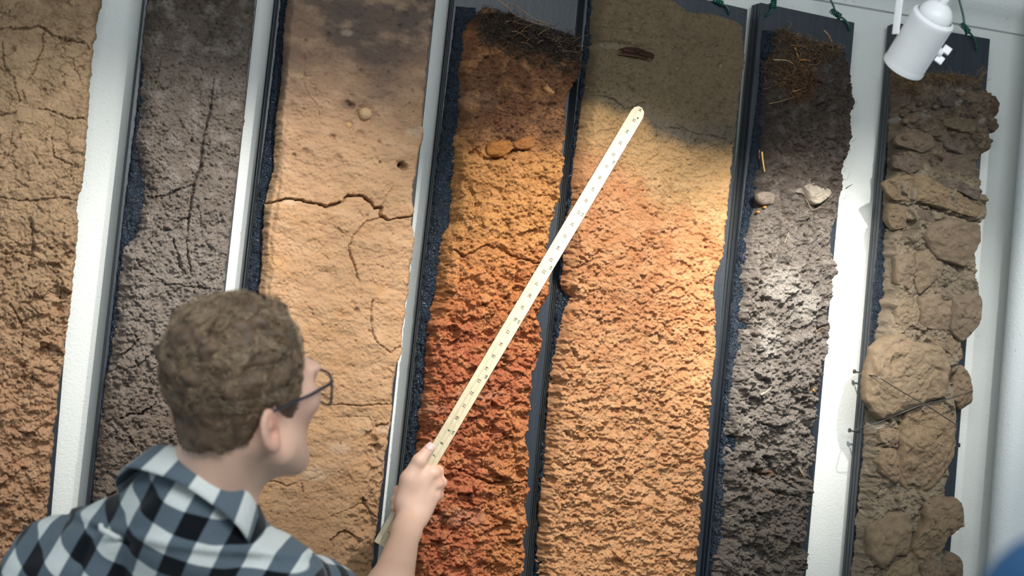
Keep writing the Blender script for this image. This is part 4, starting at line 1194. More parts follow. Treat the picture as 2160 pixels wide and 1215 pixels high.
make_soil(t, 'g', [(x + 4, y) for x, y in L7], R7, h7, c7, 0.046, SM7, T7, 0, 3, 4, 151, 0.011)
make_tar(t, BL7, L7, 150, 161, 0.008, 20)
A8 = lambda pts: [(1560 + x / 1.975, 600 + y / 1.975) for x, y in pts]
A4 = lambda pts: [(1560 + x / 1.96, y / 1.96) for x, y in pts]
CL = [
    (A8([(560, 270), (610, 225), (680, 205), (740, 245), (800, 250), (850, 265), (870, 310), (885, 345), (870, 400), (860, 470), (800, 480), (760, 500), (690, 530), (640, 545), (600, 560), (570, 530), (535, 480), (530, 420), (540, 350)]), 0.030, (148, 128, 102)),
    (A8([(890, 345), (930, 335), (960, 380), (970, 440), (970, 490), (920, 525), (900, 500), (872, 470), (880, 400)]), 0.022, (138, 118, 94)),
    (A8([(690, 530), (760, 505), (850, 495), (900, 510), (905, 560), (900, 640), (890, 720), (850, 790), (800, 850), (760, 860), (700, 845), (670, 820), (665, 760), (668, 680), (660, 640), (680, 590)]), 0.036, (148, 126, 98)),
    (A8([(590, 605), (630, 595), (665, 605), (665, 660), (620, 680), (590, 655)]), 0.016, (142, 122, 98)),
    (A8([(600, 685), (640, 680), (660, 710), (672, 770), (668, 825), (640, 830), (590, 790), (575, 740)]), 0.022, (142, 120, 94)),
    (A8([(770, 910), (830, 890), (910, 895), (935, 930), (938, 1000), (890, 1035), (860, 1070), (830, 1120), (770, 1180), (720, 1165), (705, 1130), (730, 1060), (770, 1000)]), 0.032, (140, 120, 94)),
    (A8([(545, 1010), (640, 950), (700, 955), (720, 1010), (715, 1080), (700, 1130), (650, 1130), (600, 1190), (545, 1130)]), 0.022, (142, 122, 96)),
    (A8([(610, 1215), (640, 1160), (690, 1130), (760, 1180), (780, 1260), (600, 1280)]), 0.024, (146, 126, 98)),
    (A8([(830, 1130), (870, 1110), (920, 1135), (932, 1180), (930, 1240), (840, 1240)]), 0.020, (132, 114, 92)),
    (A8([(760, 1175), (820, 1140), (850, 1200), (830, 1240), (770, 1240)]), 0.018, (136, 116, 92)),
    (A8([(750, 60), (800, 40), (880, 45), (885, 120), (870, 190), (800, 185), (755, 170)]), 0.015, (136, 118, 96)),
    (A8([(888, 45), (1005, 40), (1015, 90), (1000, 170), (960, 210), (930, 240), (882, 190)]), 0.018, (128, 112, 92)),
    (A8([(650, 90), (690, 45), (740, 70), (753, 130), (740, 180), (690, 190), (650, 160)]), 0.014, (140, 122, 98)),
    (A8([(750, 192), (870, 200), (930, 270), (930, 310), (890, 340), (860, 280), (800, 245)]), 0.014, (134, 116, 92)),
    (A4([(660, 560), (720, 530), (800, 560), (810, 610), (760, 630), (680, 610), (650, 590)]), 0.016, (112, 96, 78)),
    (A4([(790, 640), (840, 610), (900, 640), (920, 700), (870, 740), (800, 700)]), 0.014, (102, 88, 76)),
    (A4([(600, 760), (680, 720), (760, 720), (860, 770), (960, 830), (1020, 850), (1015, 905), (900, 880), (760, 840), (700, 830), (640, 825)]), 0.018, (130, 112, 86)),
    (A4([(820, 400), (860, 385), (895, 415), (890, 440), (840, 440)]), 0.013, (100, 88, 78)),
    (A4([(1028, 395), (1060, 395), (1074, 440), (1060, 482), (1030, 475)]), 0.018, (92, 72, 58)),
    (A4([(1030, 485), (1060, 490), (1068, 525), (1052, 548), (1028, 530)]), 0.016, (100, 84, 68)),
    (A4([(850, 490), (900, 480), (965, 495), (985, 540), (920, 548), (850, 515)]), 0.014, (116, 100, 78)),
    (A4([(780, 930), (870, 905), (1000, 930), (1000, 1000), (940, 1100), (820, 1070), (770, 990)]), 0.014, (122, 106, 86)),
    (A4([(620, 840), (690, 850), (690, 940), (640, 950), (610, 900)]), 0.016, (128, 110, 86)),
    (A4([(720, 860), (790, 870), (810, 920), (760, 940), (715, 900)]), 0.012, (106, 92, 78)),
    (A4([(730, 1050), (800, 1020), (850, 1080), (830, 1140), (750, 1215), (720, 1130)]), 0.014, (128, 112, 90)),
    (A4([(650, 1060), (720, 1040), (730, 1130), (700, 1200), (650, 1170)]), 0.013, (124, 108, 88)),
    (A4([(780, 740), (880, 745), (1000, 790), (990, 830), (900, 790), (800, 770)]), 0.011, (104, 92, 80)),
    (A4([(640, 640), (740, 650), (770, 700), (700, 720), (640, 690)]), 0.011, (104, 90, 76)),
    (A4([(820, 570), (940, 590), (930, 640), (860, 620)]), 0.012, (106, 94, 80)),
]
for i, (o_, H, c) in enumerate(CL):
    big = len(o_) > 9
    make_clod(t, 'g', o_, H, SM7, c, 1100 + 13 * i, 0.016, 'clod', 128 if big else 64, 44 if big else 20, 0.0030 if big else 0.0022, 4.2, (0, 0), 8)
k = 0
for i in range(70):   # small crumbs in the loose upper part
    x = RNG.uniform(1900, 2095); y = RNG.uniform(175, 320)
    if x > np.interp(y, [p[1] for p in R7], [p[0] for p in R7]) - 6: continue
    if RNG.random() < 0.45 and x < 1990: continue
    r = RNG.uniform(4, 9)
    make_clod(t, 'g', circ(x, y, r, r * RNG.uniform(0.7, 1.0), 7), r / 1160 * 1.0, SM7, random.choice([(104, 92, 78), (96, 82, 66), (116, 100, 80), (92, 80, 70)]), 1500 + i, 0.006, 'clod', 14, 5, 0.0006, 2.4, (0, 0), 3)
g = fibre_field('g', lambda x, y: (y < 172) | ((x < 1925) & (y < 200)), 700, 0.016, 0.0004, [(130, 102, 70), (104, 82, 56), (150, 116, 78), (86, 70, 50)], 0.008, 0.6, 41)
tag(strands('straw_litter', t, g, kind='stuff'), 'dry straw litter')
for i in range(22):
    x = RNG.uniform(1990, 2078); y = RNG.uniform(148, 176); a = RNG.uniform(-2.6, -0.5); l = RNG.uniform(14, 30)
    strands('straw', t, [(px_line('g', [(x, y), (x + l * math.cos(a), y + l * math.sin(a) * 0.8)], 0.008, 5), RNG.uniform(0.0005, 0.0009), random.choice([(136, 106, 80), (112, 88, 66), (158, 130, 100)]))])
tag(strands('rootlets', t, fibre_field('g', lambda x, y: (y > 200) & (y < 420), 90, 0.014, 0.00026, [(120, 96, 66), (140, 116, 84)], 0.006, 0.7, 43), kind='stuff'))
# nails and tie wires
for (x, y) in [(1806, 786), (1796, 910), (2020, 938)]:
    m = MB()
    if x < 1900:
        p = at(np.array([x + 6.0]), np.array([y + 0.0]), np.array([-0.030]))[0]
        ax = np.array([-1, -0.15, 0.1])
    else:
        p = at(np.array([x - 8.0]), np.array([y + 0.0]), np.array([-0.030]))[0]; ax = np.array([1, -0.1, 0.0])
    m.lathe([(0.0, -0.008), (0.0016, -0.008), (0.0016, 0.010), (0.0042, 0.0102), (0.0044, 0.0122), (0.0, 0.0125)], p, ax, 14)
    m.build('nail', MAT_STEEL, t)


def tie(pts, name='tie_wire'):
    w = []
    for x, y, lift in pts:
        w.append(at(np.array([float(x)]), np.array([float(y)]), np.array([-lift]))[0])
    w = np.array(w); tt = np.linspace(0, len(w) - 1, 40)
    q = np.stack([np.interp(tt, range(len(w)), w[:, i]) for i in range(3)], 1)
    for _ in range(2):
        q[1:-1] = 0.25 * q[:-2] + 0.5 * q[1:-1] + 0.25 * q[2:]
    m = MB(); m.tube(q, 0.0011, 6); m.build(name, MAT_STEEL, t)


yk = BF + 0.046
tie([(1806, 786, 0.038), (1825, 790, yk + 0.002), (1852, 794, yk + 0.034), (1900, 825, yk + 0.037), (1955, 855, yk + 0.040), (2000, 885, yk + 0.036), (2019, 897, yk + 0.004)])
tie([(1796, 910, 0.038), (1815, 904, yk), (1860, 888, yk + 0.014), (1900, 872, yk + 0.036), (1940, 855, yk + 0.041), (2000, 842, yk + 0.034), (2045, 828, yk + 0.026), (2052, 824, yk - 0.01)])

# ------------------------------------------------------------------ green hanging wires of the boards


def hang(parent, hole, knot, topx, seed):
    """wire through a hole of the board, knotted above it and running up"""
    hx, hy = hole; kx, ky = knot
    yF = BF + 0.003
    ph = at(np.array([hx * 1.0]), np.array([hy * 1.0]), np.array([-BF]))[0]
    pk = at(np.array([kx * 1.0]), np.array([ky * 1.0]), np.array([-yF - 0.001]))[0]
    pt = at(np.array([topx[0] * 1.0]), np.array([topx[1] * 1.0]), np.array([-yF]))[0]
    far = pt + (pt - pk) / np.linalg.norm(pt - pk) * 0.22
    far[1] = -0.02
    m = MB()
    mid = (ph + pk) / 2 + np.array([0.006, -0.004, 0.003])
    seq = [ph + np.array([0, 0.012, 0]), ph + np.array([0, -0.003, 0]), ph * 0.6 + mid * 0.4 + np.array([0.001, -0.004, 0]), mid, pk]
    t_ = np.linspace(0, 4, 26); S = np.array(seq)
    q = np.stack([np.interp(t_, range(5), S[:, i]) for i in range(3)], 1)
    for _ in range(3):
        q[1:-1] = 0.25 * q[:-2] + 0.5 * q[1:-1] + 0.25 * q[2:]
    m.tube(q, 0.0021, 8)
    back = np.array([ph + np.array([0, 0.012, 0]), (ph + pk) / 2 + np.array([-0.004, 0.008, 0.006]), pk])
    m.tube(back, 0.0019, 8)
    seq = np.array([pk, (pk + pt) / 2 + np.array([0.002, 0, 0]), pt, far]); t_ = np.linspace(0, 3, 24)
    q = np.stack([np.interp(t_, range(4), seq[:, i]) for i in range(3)], 1)
    for _ in range(3):
        q[1:-1] = 0.25 * q[:-2] + 0.5 * q[1:-1] + 0.25 * q[2:]
    m.tube(q, 0.0021, 8)
    # coil of the knot
    ax = pk - mid; ax /= np.linalg.norm(ax)
    u = np.cross(ax, [0, 1, 0]); u /= np.linalg.norm(u); v = np.cross(ax, u)
    a = np.linspace(0, 2 * math.pi * 5, 80)
    q = pk - ax * 0.004 + ax * np.linspace(-0.008, 0.014, 80)[:, None] + 0.0042 * (np.cos(a)[:, None] * u + np.sin(a)[:, None] * v)
    m.tube(q, 0.0019, 8)
    m.build('hanging_wire', MAT_WIRE, parent)


prof5 = [o for o in bpy.data.objects if o.type == 'EMPTY' and 'widest' in o.get('label', '')][0]
hang(prof5, (1536, 30), (1512, 2), (1500, -40), 1)
hang(W6, (1614, 35), (1632, 4), (1640, -14), 2)
hang(W6, (1790, 64), (1762, 28), (1752, 0), 3)
hang(t, (2058, 106), (2035, 58), (2025, 6), 4)

# ------------------------------------------------------------------ track spotlight at the top right
lamp = empty('track_spotlight', P(1950, 60, 2.95), 'white cylindrical track spotlight with a domed back, in front of the rightmost profile', 'spotlight')
zL = 2.98
pA = P(1907, 138, zL + 0.03)            # mouth centre
pB = P(1968, 40, zL - 0.02)             # shoulder where the dome starts
ax = pA - pB; Ln = np.linalg.norm(ax); ax = ax / Ln
rB, rA = 0.0345, 0.0335
m = MB()
m.lathe([(rB * 0.84, -0.006), (rB, -0.002), (rB + 0.0006, 0.002), (rB, 0.006), (rA, Ln - 0.006), (rA, Ln), (rA - 0.003, Ln), (rA - 0.004, 0.02), (0.0, 0.018)], pB, ax, 64)
m.build('lamp_housing', MAT_WHITE, lamp)
m = MB(); m.lathe([(rA + 0.0008, Ln - 0.006), (rA + 0.0012, Ln - 0.002), (rA + 0.0008, Ln + 0.003), (rA - 0.002, Ln + 0.003), (rA - 0.003, Ln - 0.002)], pB, ax, 64)
m.build('front_ring', MAT_WHITE, lamp)
m = MB(); dome = [(rB * 0.80 * math.cos(a), -0.004 - 0.8 * rB * math.sin(a) * 0.95) for a in np.linspace(0, math.pi / 2, 14)]
m.lathe(dome, pB, ax, 64); m.build('domed_cap', MAT_WHITE, lamp)
m = MB(); tipc = pB - ax * (0.004 + rB * 0.76)
m.lathe([(0.0, -0.008), (0.006, -0.008), (0.007, 0.0), (0.007, 0.003)], tipc, ax, 20); m.build('cable_gland', MAT_WHITE, lamp)
mlens, nt, bb = new_mat('lamp_glass')
bb.inputs['Base Color'].default_value = (1, 0.95, 0.85, 1); bb.inputs['Emission Color'].default_value = (1.0, 0.92, 0.8, 1); bb.inputs['Emission Strength'].default_value = 6.0
m = MB(); m.lathe([(rA - 0.005, Ln - 0.012), (rA - 0.02, Ln - 0.013), (0.0, Ln - 0.0135)], pB, ax, 40); m.build('lamp_lens', mlens, lamp)
side = np.cross(ax, FWD); side /= np.linalg.norm(side)
if np.dot(side, RIGHT) < 0: side = -side
mc = pB + ax * Ln * 0.42
top = P(1905, -60, zL - 0.005); low = P(1889, 72, zL - 0.012)


def strap(m, a, c, w, th, nrm):
    d = c - a; L_ = np.linalg.norm(d); d = d / L_
    n_ = nrm - d * np.dot(nrm, d); n_ /= np.linalg.norm(n_); s_ = np.cross(d, n_)
    R_ = np.stack([s_, n_, d], 1)
    m.box((a + c) / 2, w, th, L_, R_)


m = MB(); up3 = np.array([0, 0, 1.0])
strap(m, low, top, 0.011, 0.004, -FWD * 0.7 + RIGHT * -0.7)
m.build('yoke_arm', MAT_WHITE, lamp, True, 0.0008)
rtop = top + (P(2010, -60, zL + 0.02) - top)
m = MB(); strap(m, mc + side * 0.0355, rtop, 0.011, 0.003, side)
m2 = MB(); strap(m2, top, rtop, 0.011, 0.004, up3); m2.build('yoke_bridge', MAT_WHITE, lamp, True, 0.0008)
kc = P(1990, 86, zL + 0.0)
m = MB()
kax = side * 0.9 + up3 * -0.15; kax /= np.linalg.norm(kax)
kb = mc + side * 0.026 + ax * 0.004
m.lathe([(0.0075, 0.0), (0.0075, 0.011), (0.006, 0.013), (0.006, 0.015), (0.0, 0.015)], kb, kax, 24)
wu = up3 - kax * np.dot(up3, kax); wu /= np.linalg.norm(wu); wv = np.cross(kax, wu)
for s_ in (1, -1):
    R_ = np.stack([kax, wv, wu], 1)
    m.box(kb + kax * 0.0165 + wu * 0.0085 * s_ + wv * 0.003 * s_, 0.013, 0.006, 0.012, R_)
m.build('wing_knob', MAT_WHITE, lamp, True, 0.0008)
stem0 = (top + rtop) / 2
m = MB(); m.tube([stem0, stem0 + np.array([0, 0, CEIL_Z - 0.03 - stem0[2]])], 0.007, 16); m.build('stem', MAT_WHITE, lamp)
m = MB(); m.box((stem0[0], stem0[1], CEIL_Z - 0.015), 0.9, 0.036, 0.03)
m.build('track', MAT_WHITE, lamp, True, 0.002)

# ------------------------------------------------------------------ yardstick
sA = P(1353, 226, 3.42); sB = P(803, 1150, 3.195)
sy = surf_y('e', 1353, 226)
if sA[1] > sy - 0.012:
    sA = at(np.array([1353.0]), np.array([226.0]), np.array([sy - 0.012]))[0]
yd = sA - sB; LEN = np.linalg.norm(yd); yd /= LEN
yn = CAM - (sA + sB) / 2; yn = yn - yd * np.dot(yn, yd); yn /= np.linalg.norm(yn)
yw = np.cross(yd, yn); yw /= np.linalg.norm(yw)
if np.dot(yw, RIGHT) < 0: yw = -yw
# roll the stick a little about its own length so that its upper-left edge shows
ca, sa = math.cos(math.radians(8)), math.sin(math.radians(8))
yn, yw = ca * yn - sa * yw * -1.0, ca * yw - sa * yn
yn /= np.linalg.norm(yn); yw = np.cross(yd, yn); yw = yw if np.dot(yw, RIGHT) > 0 else -yw
INCH = LEN / 36.15
YW, YT = 0.0245, 0.0058
mw, nt, b_ = new_mat('pale_maple')
tc = nt.nodes.new('ShaderNodeTexCoord'); mp = nt.nodes.new('ShaderNodeMapping'); mp.inputs['Scale'].default_value = (160, 160, 60)
nt.links.new(tc.outputs['Object'], mp.inputs[0])
n_ = noise(nt, 1.0, 4, 0.6, mp.outputs[0])
r_ = ramp(nt, n_.outputs['Fac'], [(0.3, rgba((184, 170, 137))), (0.7, rgba((202, 189, 157)))])
nt.links.new(r_.outputs[0], b_.inputs['Base Color']); b_.inputs['Roughness'].default_value = 0.45
MAT_TICK = plain('faint_print_ink', (132, 120, 96), 0.6, 0.1, 300, 0.0, 0.0001)
MAT_INK = plain('black_print_ink', (52, 46, 40), 0.6, 0.1, 300, 0.0, 0.0001)
MAT_RED = plain('red_print_ink', (188, 92, 78), 0.6, 0.1, 300, 0.0, 0.0001)
stick = empty('yardstick', sB, 'long pale wooden yardstick held up diagonally across the profiles', 'yardstick')


def Y3(l, w, h=0.0):
    """along (inches), across (m from the middle, + to the right), above the printed face (m)"""
    return sB + yd * (l * INCH) + yw * w + yn * h


m = MB(); n_seg = 24
outl = [(-YW / 2, 0), (YW / 2, 0)]
tipo = [(YW / 2, 35.55), (YW / 2 * 0.72, 35.95), (YW / 2 * 0.15, 36.12), (-YW / 2 * 0.45, 36.1), (-YW / 2 * 0.85, 35.9), (-YW / 2, 35.5)]
ring = [(YW / 2, 0.0)] + tipo + [(-YW / 2, 0.0)]
bev = -YW / 2 + 0.0072
V = []; F = []
# printed face (right of the bevel), bevelled strip, back
fr = [Y3(l, max(w, bev)) if w < bev else Y3(l, w) for w, l in ring]
ed = [Y3(l, w, -0.0026 if w < bev else -0.0002) for w, l in ring]
bk = [Y3(l, w, -YT) for w, l in ring]
k = len(ring)
V = fr + ed + bk
F.append(list(range(k)))
for i in range(k):
    j = (i + 1) % k
    F.append([i, j, k + j, k + i]); F.append([k + i, k + j, 2 * k + j, 2 * k + i])
F.append([2 * k + i for i in range(k)][::-1])
m.add(V, F)
me_o = m.build('stick', mw, stick, smooth=False)
m = MB()
tickb = MB()


def dash(mb, l0, w0, l1, w1, th, h=0.00025):
    a, c = Y3(l0, w0, h), Y3(l1, w1, h)
    d = c - a; d /= np.linalg.norm(d); s_ = np.cross(d, yn) * th / 2
    lo = -yn * 0.0004
    mb.hexa([a - s_ + lo, a + s_ + lo, c + s_ + lo, c - s_ + lo], [a - s_, a + s_, c + s_, c - s_])


dash(tickb, 0.2, bev + 0.0006, 35.9, bev + 0.0006, 0.00035)
dash(tickb, 0.2, 0.0040, 35.6, 0.0040, 0.00045)
for i in range(1, 36 * 8):
    l = i / 8.0
    ln = 0.0048 if i % 8 == 0 else (0.0036 if i % 4 == 0 else (0.0026 if i % 2 == 0 else 0.0018))
    dash(tickb, l, bev + 0.0006, l, bev + 0.0006 + ln, 0.00030)
tickb.build('inch_ticks', MAT_TICK, stick, smooth=False)['kind'] = 'stuff'

def text_mesh(txt, size):
    cu = bpy.data.curves.new('t', 'FONT'); cu.body = txt; cu.size = size; cu.align_x = 'CENTER'; cu.align_y = 'CENTER'
    cu.resolution_u = 2; cu.offset = 0.00012
    ob = bpy.data.objects.new('t', cu); COL.objects.link(ob)
    bpy.context.view_layer.update()
    dg = bpy.context.evaluated_depsgraph_get()
    me = bpy.data.meshes.new_from_object(ob.evaluated_get(dg))
    v = np.zeros(len(me.vertices) * 3); me.vertices.foreach_get('co', v)
    f = [list(p.vertices) for p in me.polygons]
    bpy.data.objects.remove(ob); bpy.data.curves.remove(cu); bpy.data.meshes.remove(me)
    return v.reshape(-1, 3), f


def write(txt, l, w, size, name='numeral'):
    v, f = text_mesh(txt, size)
    mb = MB()
    # base line along the stick, tops of the figures towards the bevelled edge
    pts = [Y3(l, w, 0.00035) + yd * q[0] - yw * q[1] for q in v]
    mb.add(pts, f)
    mb.build(name, MAT_INK, stick, smooth=False)


for i in range(1, 37):
    l = i + (0.25 if i == 36 else 0.0) - (0.35 if i == 36 else 0)
    write(str(i), l, 0.0008, 0.0074)
for txt, l in [('1/8', 4.5), ('1/4', 9), ('3/8', 13.5), ('1/2', 18), ('5/8', 22.5), ('3/4', 27), ('7/8', 31.5)]:
    write(txt, l, 0.0080, 0.0058)
m = MB(); m.lathe([(0.0, 0.0003), (0.0018, 0.0003), (0.0018, -0.001)], Y3(35.3, 0.0046), yn, 16); m.build('hanging_hole', MAT_INK, stick)

# ------------------------------------------------------------------ the man: signed distance field -> surface nets


class Field:
    def __init__(s, lo, hi, h):
        s.lo = np.asarray(lo, float); s.h = h
        s.n = np.ceil((np.asarray(hi) - s.lo) / h).astype(int) + 1
        s.a = np.full(tuple(s.n), 0.5, np.float32); s.rs = 1.0

    def sub(s, lo, hi):
        i0 = np.clip(np.floor((np.asarray(lo) - s.lo) / s.h).astype(int), 0, s.n - 1)
        i1 = np.clip(np.ceil((np.asarray(hi) - s.lo) / s.h).astype(int) + 1, 1, s.n)
        if np.any(i1 - i0 < 2): return None
        sl = tuple(slice(a, b_) for a, b_ in zip(i0, i1))
        g = [(s.lo[k] + s.h * np.arange(i0[k], i1[k])).astype(np.float32) for k in range(3)]
        return sl, g[0][:, None, None], g[1][None, :, None], g[2][None, None, :]

    def op(s, f, lo, hi, k=0.01, mode='add'):
        mg = k + 0.02
        q = s.sub(np.asarray(lo) - mg, np.asarray(hi) + mg)
        if q is None: return
        sl, X, Y, Z = q
        d = f(X, Y, Z).astype(np.float32); a = s.a[sl]
        if mode == 'sub':
            d = -d; hh = np.clip(0.5 - 0.5 * (a - d) / k, 0, 1)
            s.a[sl] = a * (1 - hh) + d * hh + k * hh * (1 - hh)
        else:
            hh = np.clip(0.5 + 0.5 * (a - d) / k, 0, 1)
            s.a[sl] = a * (1 - hh) + d * hh - k * hh * (1 - hh)

    def cone(s, a, b_, r1, r2, k=0.012, mode='add'):
        r1 = r1 * s.rs; r2 = r2 * s.rs; k = k * s.rs
        a = np.asarray(a, float); b_ = np.asarray(b_, float); ab = b_ - a; l2 = float(ab @ ab) + 1e-12

        def f(X, Y, Z):
            t = np.clip(((X - a[0]) * ab[0] + (Y - a[1]) * ab[1] + (Z - a[2]) * ab[2]) / l2, 0, 1)
            return np.sqrt((X - a[0] - t * ab[0]) ** 2 + (Y - a[1] - t * ab[1]) ** 2 + (Z - a[2] - t * ab[2]) ** 2) - (r1 + (r2 - r1) * t)
        R_ = max(r1, r2)
        s.op(f, np.minimum(a, b_) - R_, np.maximum(a, b_) + R_, k, mode)

    def ell(s, c, rad, B, k=0.012, mode='add'):
        """ellipsoid with axes = columns of B"""
        c = np.asarray(c, float); rad = np.asarray(rad, float) * s.rs; B = np.asarray(B); k = k * s.rs

        def f(X, Y, Z):
            x, y, z = X - c[0], Y - c[1], Z - c[2]
            p = [(x * B[0, i] + y * B[1, i] + z * B[2, i]) for i in range(3)]
            k0 = np.sqrt(sum((p[i] / rad[i]) ** 2 for i in range(3))); k1 = np.sqrt(sum((p[i] / rad[i] ** 2) ** 2 for i in range(3)))
            return k0 * (k0 - 1) / (k1 + 1e-9)
        ext = np.sqrt(((B * rad[None, :]) ** 2).sum(1))
        s.op(f, c - ext, c + ext, k, mode)

    def mesh(s):
        a = s.a; ins = a < 0
        n = np.array(a.shape)
        c = np.zeros(tuple(n - 1), np.uint8)
        for i in (0, 1):
            for j in (0, 1):
                for k in (0, 1):
                    c += ins[i:n[0] - 1 + i, j:n[1] - 1 + j, k:n[2] - 1 + k]
        act = np.argwhere((c > 0) & (c < 8))
        idx = np.full(c.shape, -1, np.int32); idx[tuple(act.T)] = np.arange(len(act))
        corner = {}
        for i in (0, 1):
            for j in (0, 1):
                for k in (0, 1):
                    corner[(i, j, k)] = a[act[:, 0] + i, act[:, 1] + j, act[:, 2] + k].astype(np.float64)
        S = np.zeros((len(act), 3)); N = np.zeros(len(act))
        for p in corner:
            for ax_ in range(3):
                if p[ax_] == 0:
                    q = list(p); q[ax_] = 1; q = tuple(q)
                    v0, v1 = corner[p], corner[q]; m_ = (v0 < 0) != (v1 < 0)
                    t = np.where(m_, v0 / np.where(m_, v0 - v1, 1), 0)
                    pos = np.tile(np.array(p, float), (len(act), 1)); pos[:, ax_] = t
                    S += pos * m_[:, None]; N += m_
        V = s.lo + s.h * (act + S / np.maximum(N, 1)[:, None])
        Fs = []
        for ax_ in range(3):
            sl0 = [slice(1, -1)] * 3; sl0[ax_] = slice(0, -1); sl1 = list(sl0); sl1[ax_] = slice(1, None)
            A_ = ins[tuple(sl0)]; B_ = ins[tuple(sl1)]
            e = np.argwhere(A_ != B_); flip = A_[tuple(e.T)]
            e = e + 1; e[:, ax_] -= 1
            u_, v_ = [(1, 2), (2, 0), (0, 1)][ax_]
            def cell(du, dv):
                q = e.copy(); q[:, u_] -= du; q[:, v_] -= dv
                return idx[tuple(q.T)]
            Q = np.stack([cell(1, 1), cell(0, 1), cell(0, 0), cell(1, 0)], 1)
            Q[~flip] = Q[~flip][:, ::-1]
            Fs.append(Q)
        F_ = np.concatenate(Fs); F_ = F_[(F_ >= 0).all(1)]
        # light smoothing
        E = np.concatenate([F_[:, [0, 1]], F_[:, [1, 2]], F_[:, [2, 3]], F_[:, [3, 0]]])
        for _ in range(2):
            acc = np.zeros_like(V); cnt = np.zeros(len(V))
            for d_ in range(3):
                acc[:, d_] = np.bincount(E[:, 0], V[E[:, 1], d_], len(V)) + np.bincount(E[:, 1], V[E[:, 0], d_], len(V))
            cnt = np.bincount(E[:, 0], minlength=len(V)) + np.bincount(E[:, 1], minlength=len(V))
            V = 0.5 * V + 0.5 * acc / np.maximum(cnt, 1)[:, None]
        return V, F_

    def sample(s, p):
        q = (p - s.lo) / s.h; i = np.clip(np.floor(q).astype(int), 0, s.n - 2); f = np.clip(q - i, 0, 1)
        o = 0
        for a_ in (0, 1):
            for b_ in (0, 1):
                for c_ in (0, 1):
                    w = (f[:, 0] if a_ else 1 - f[:, 0]) * (f[:, 1] if b_ else 1 - f[:, 1]) * (f[:, 2] if c_ else 1 - f[:, 2])
                    o = o + w * s.a[i[:, 0] + a_, i[:, 1] + b_, i[:, 2] + c_]
        return o


def noise3(p, period, seed=0, octaves=3):
    o = 0; a = 1.0
    for k in range(octaves):
        f = 2.0 ** k / period
        o = o + a * (pn(p[..., 0] * f + 5.1, p[..., 1] * f + p[..., 2] * f * 0.31, seed + k) + pn(p[..., 1] * f - 3.7, p[..., 2] * f + p[..., 0] * f * 0.27, seed + 20 + k) + pn(p[..., 2] * f + 9.2, p[..., 0] * f - p[..., 1] * f * 0.33, seed + 40 + k)) / 2
        a *= 0.5
    return o


ZH = 2.55
HS = 1.07
HC = P(508, 826, ZH)
def hdir(a):
    a = math.radians(a)
    return math.cos(a) * FH + math.sin(a) * RH


HEAD_A = 38
hy = hdir(HEAD_A); hx = hdir(HEAD_A + 90)
pt_ = math.radians(17)
hF = hy * math.cos(pt_) + np.array([0, 0, 1]) * math.sin(pt_)
hU = np.cross(hx, hF)
tl = math.radians(4)          # leaning towards his right shoulder
hX = hx * math.cos(tl) - hU * math.sin(tl); hU = np.cross(hX, hF)
HB = np.stack([hX, hF, hU], 1)
def H(x, y, z): return HC + HS * (HB @ np.array([x, y, z], float))


ShR = P(577, 1246, 2.63); ShL = P(112, 1206, 2.68)
ElR = P(800, 1318, 2.97); WrR = P(866, 1092, 3.185)
NB = P(420, 1048, 2.59)
shc = (ShR + ShL) / 2
bx = ShR - ShL; bx /= np.linalg.norm(bx)
pel = np.array([shc[0] - 0.05, shc[1] - 0.02, 0.98])
bu = NB - pel; bu /= np.linalg.norm(bu)
bf = np.cross(bu, bx); bf /= np.linalg.norm(bf)
if np.dot(bf, FH) < 0: bf = -bf
bx = np.cross(bf, bu)
TB = np.stack([bx, bf, bu], 1)
def T(x, y, z, o=None): return (shc if o is None else o) + TB @ np.array([x, y, z], float)


ElL = ShL + np.array([-0.05, -0.03, -0.29]); WrL = ElL + np.array([0.06, 0.13, -0.21])


def torso(fd, g=0.0, arms=True):
    """torso and upper arms; g inflates for the cloth"""
    fd.ell(T(0, 0.02, -0.13), (0.175 + g, 0.115 + g, 0.20 + g), TB, 0.05)
    fd.ell(T(-0.02, -0.035, -0.10), (0.15 + g, 0.075 + g, 0.16 + g), TB, 0.05)
    fd.ell(T(-0.01, 0.015, -0.36), (0.150 + g, 0.105 + g, 0.20 + g), TB, 0.06)
    fd.ell(pel + np.array([0, 0, 0.02]), (0.165 + g, 0.115 + g, 0.13 + g), TB, 0.05)
    nb = NB + bu * -0.015
    fd.cone(nb - bu * 0.02, ShR - bx * 0.02 + bu * 0.004, 0.058 + g, 0.052 + g, 0.05)
    fd.cone(nb - bu * 0.02, ShL + bx * 0.02 + bu * 0.004, 0.058 + g, 0.052 + g, 0.05)
    for S_, E_, W_ in ((ShR, ElR, WrR), (ShL, ElL, WrL)):
        fd.cone(S_, S_ + (E_ - S_) * 0.35, 0.055 + g, 0.050 + g, 0.035)
        fd.cone(S_ + (E_ - S_) * 0.3, E_, 0.050 + g, 0.041 + g, 0.02)


lo = np.minimum.reduce([HC - 0.2, ShL - 0.14, ElL - 0.1, WrL - 0.2, WrR - 0.12, ElR - 0.1, pel - 0.22])
hi = np.maximum.reduce([HC + 0.2, ShR + 0.1, ElR + 0.1, WrR + 0.18, WrL + 0.1, pel + 0.22])
lo[2] = 0.90; hi[2] = HC[2] + 0.16
fd = Field(lo, hi, 0.0033); fd.rs = HS
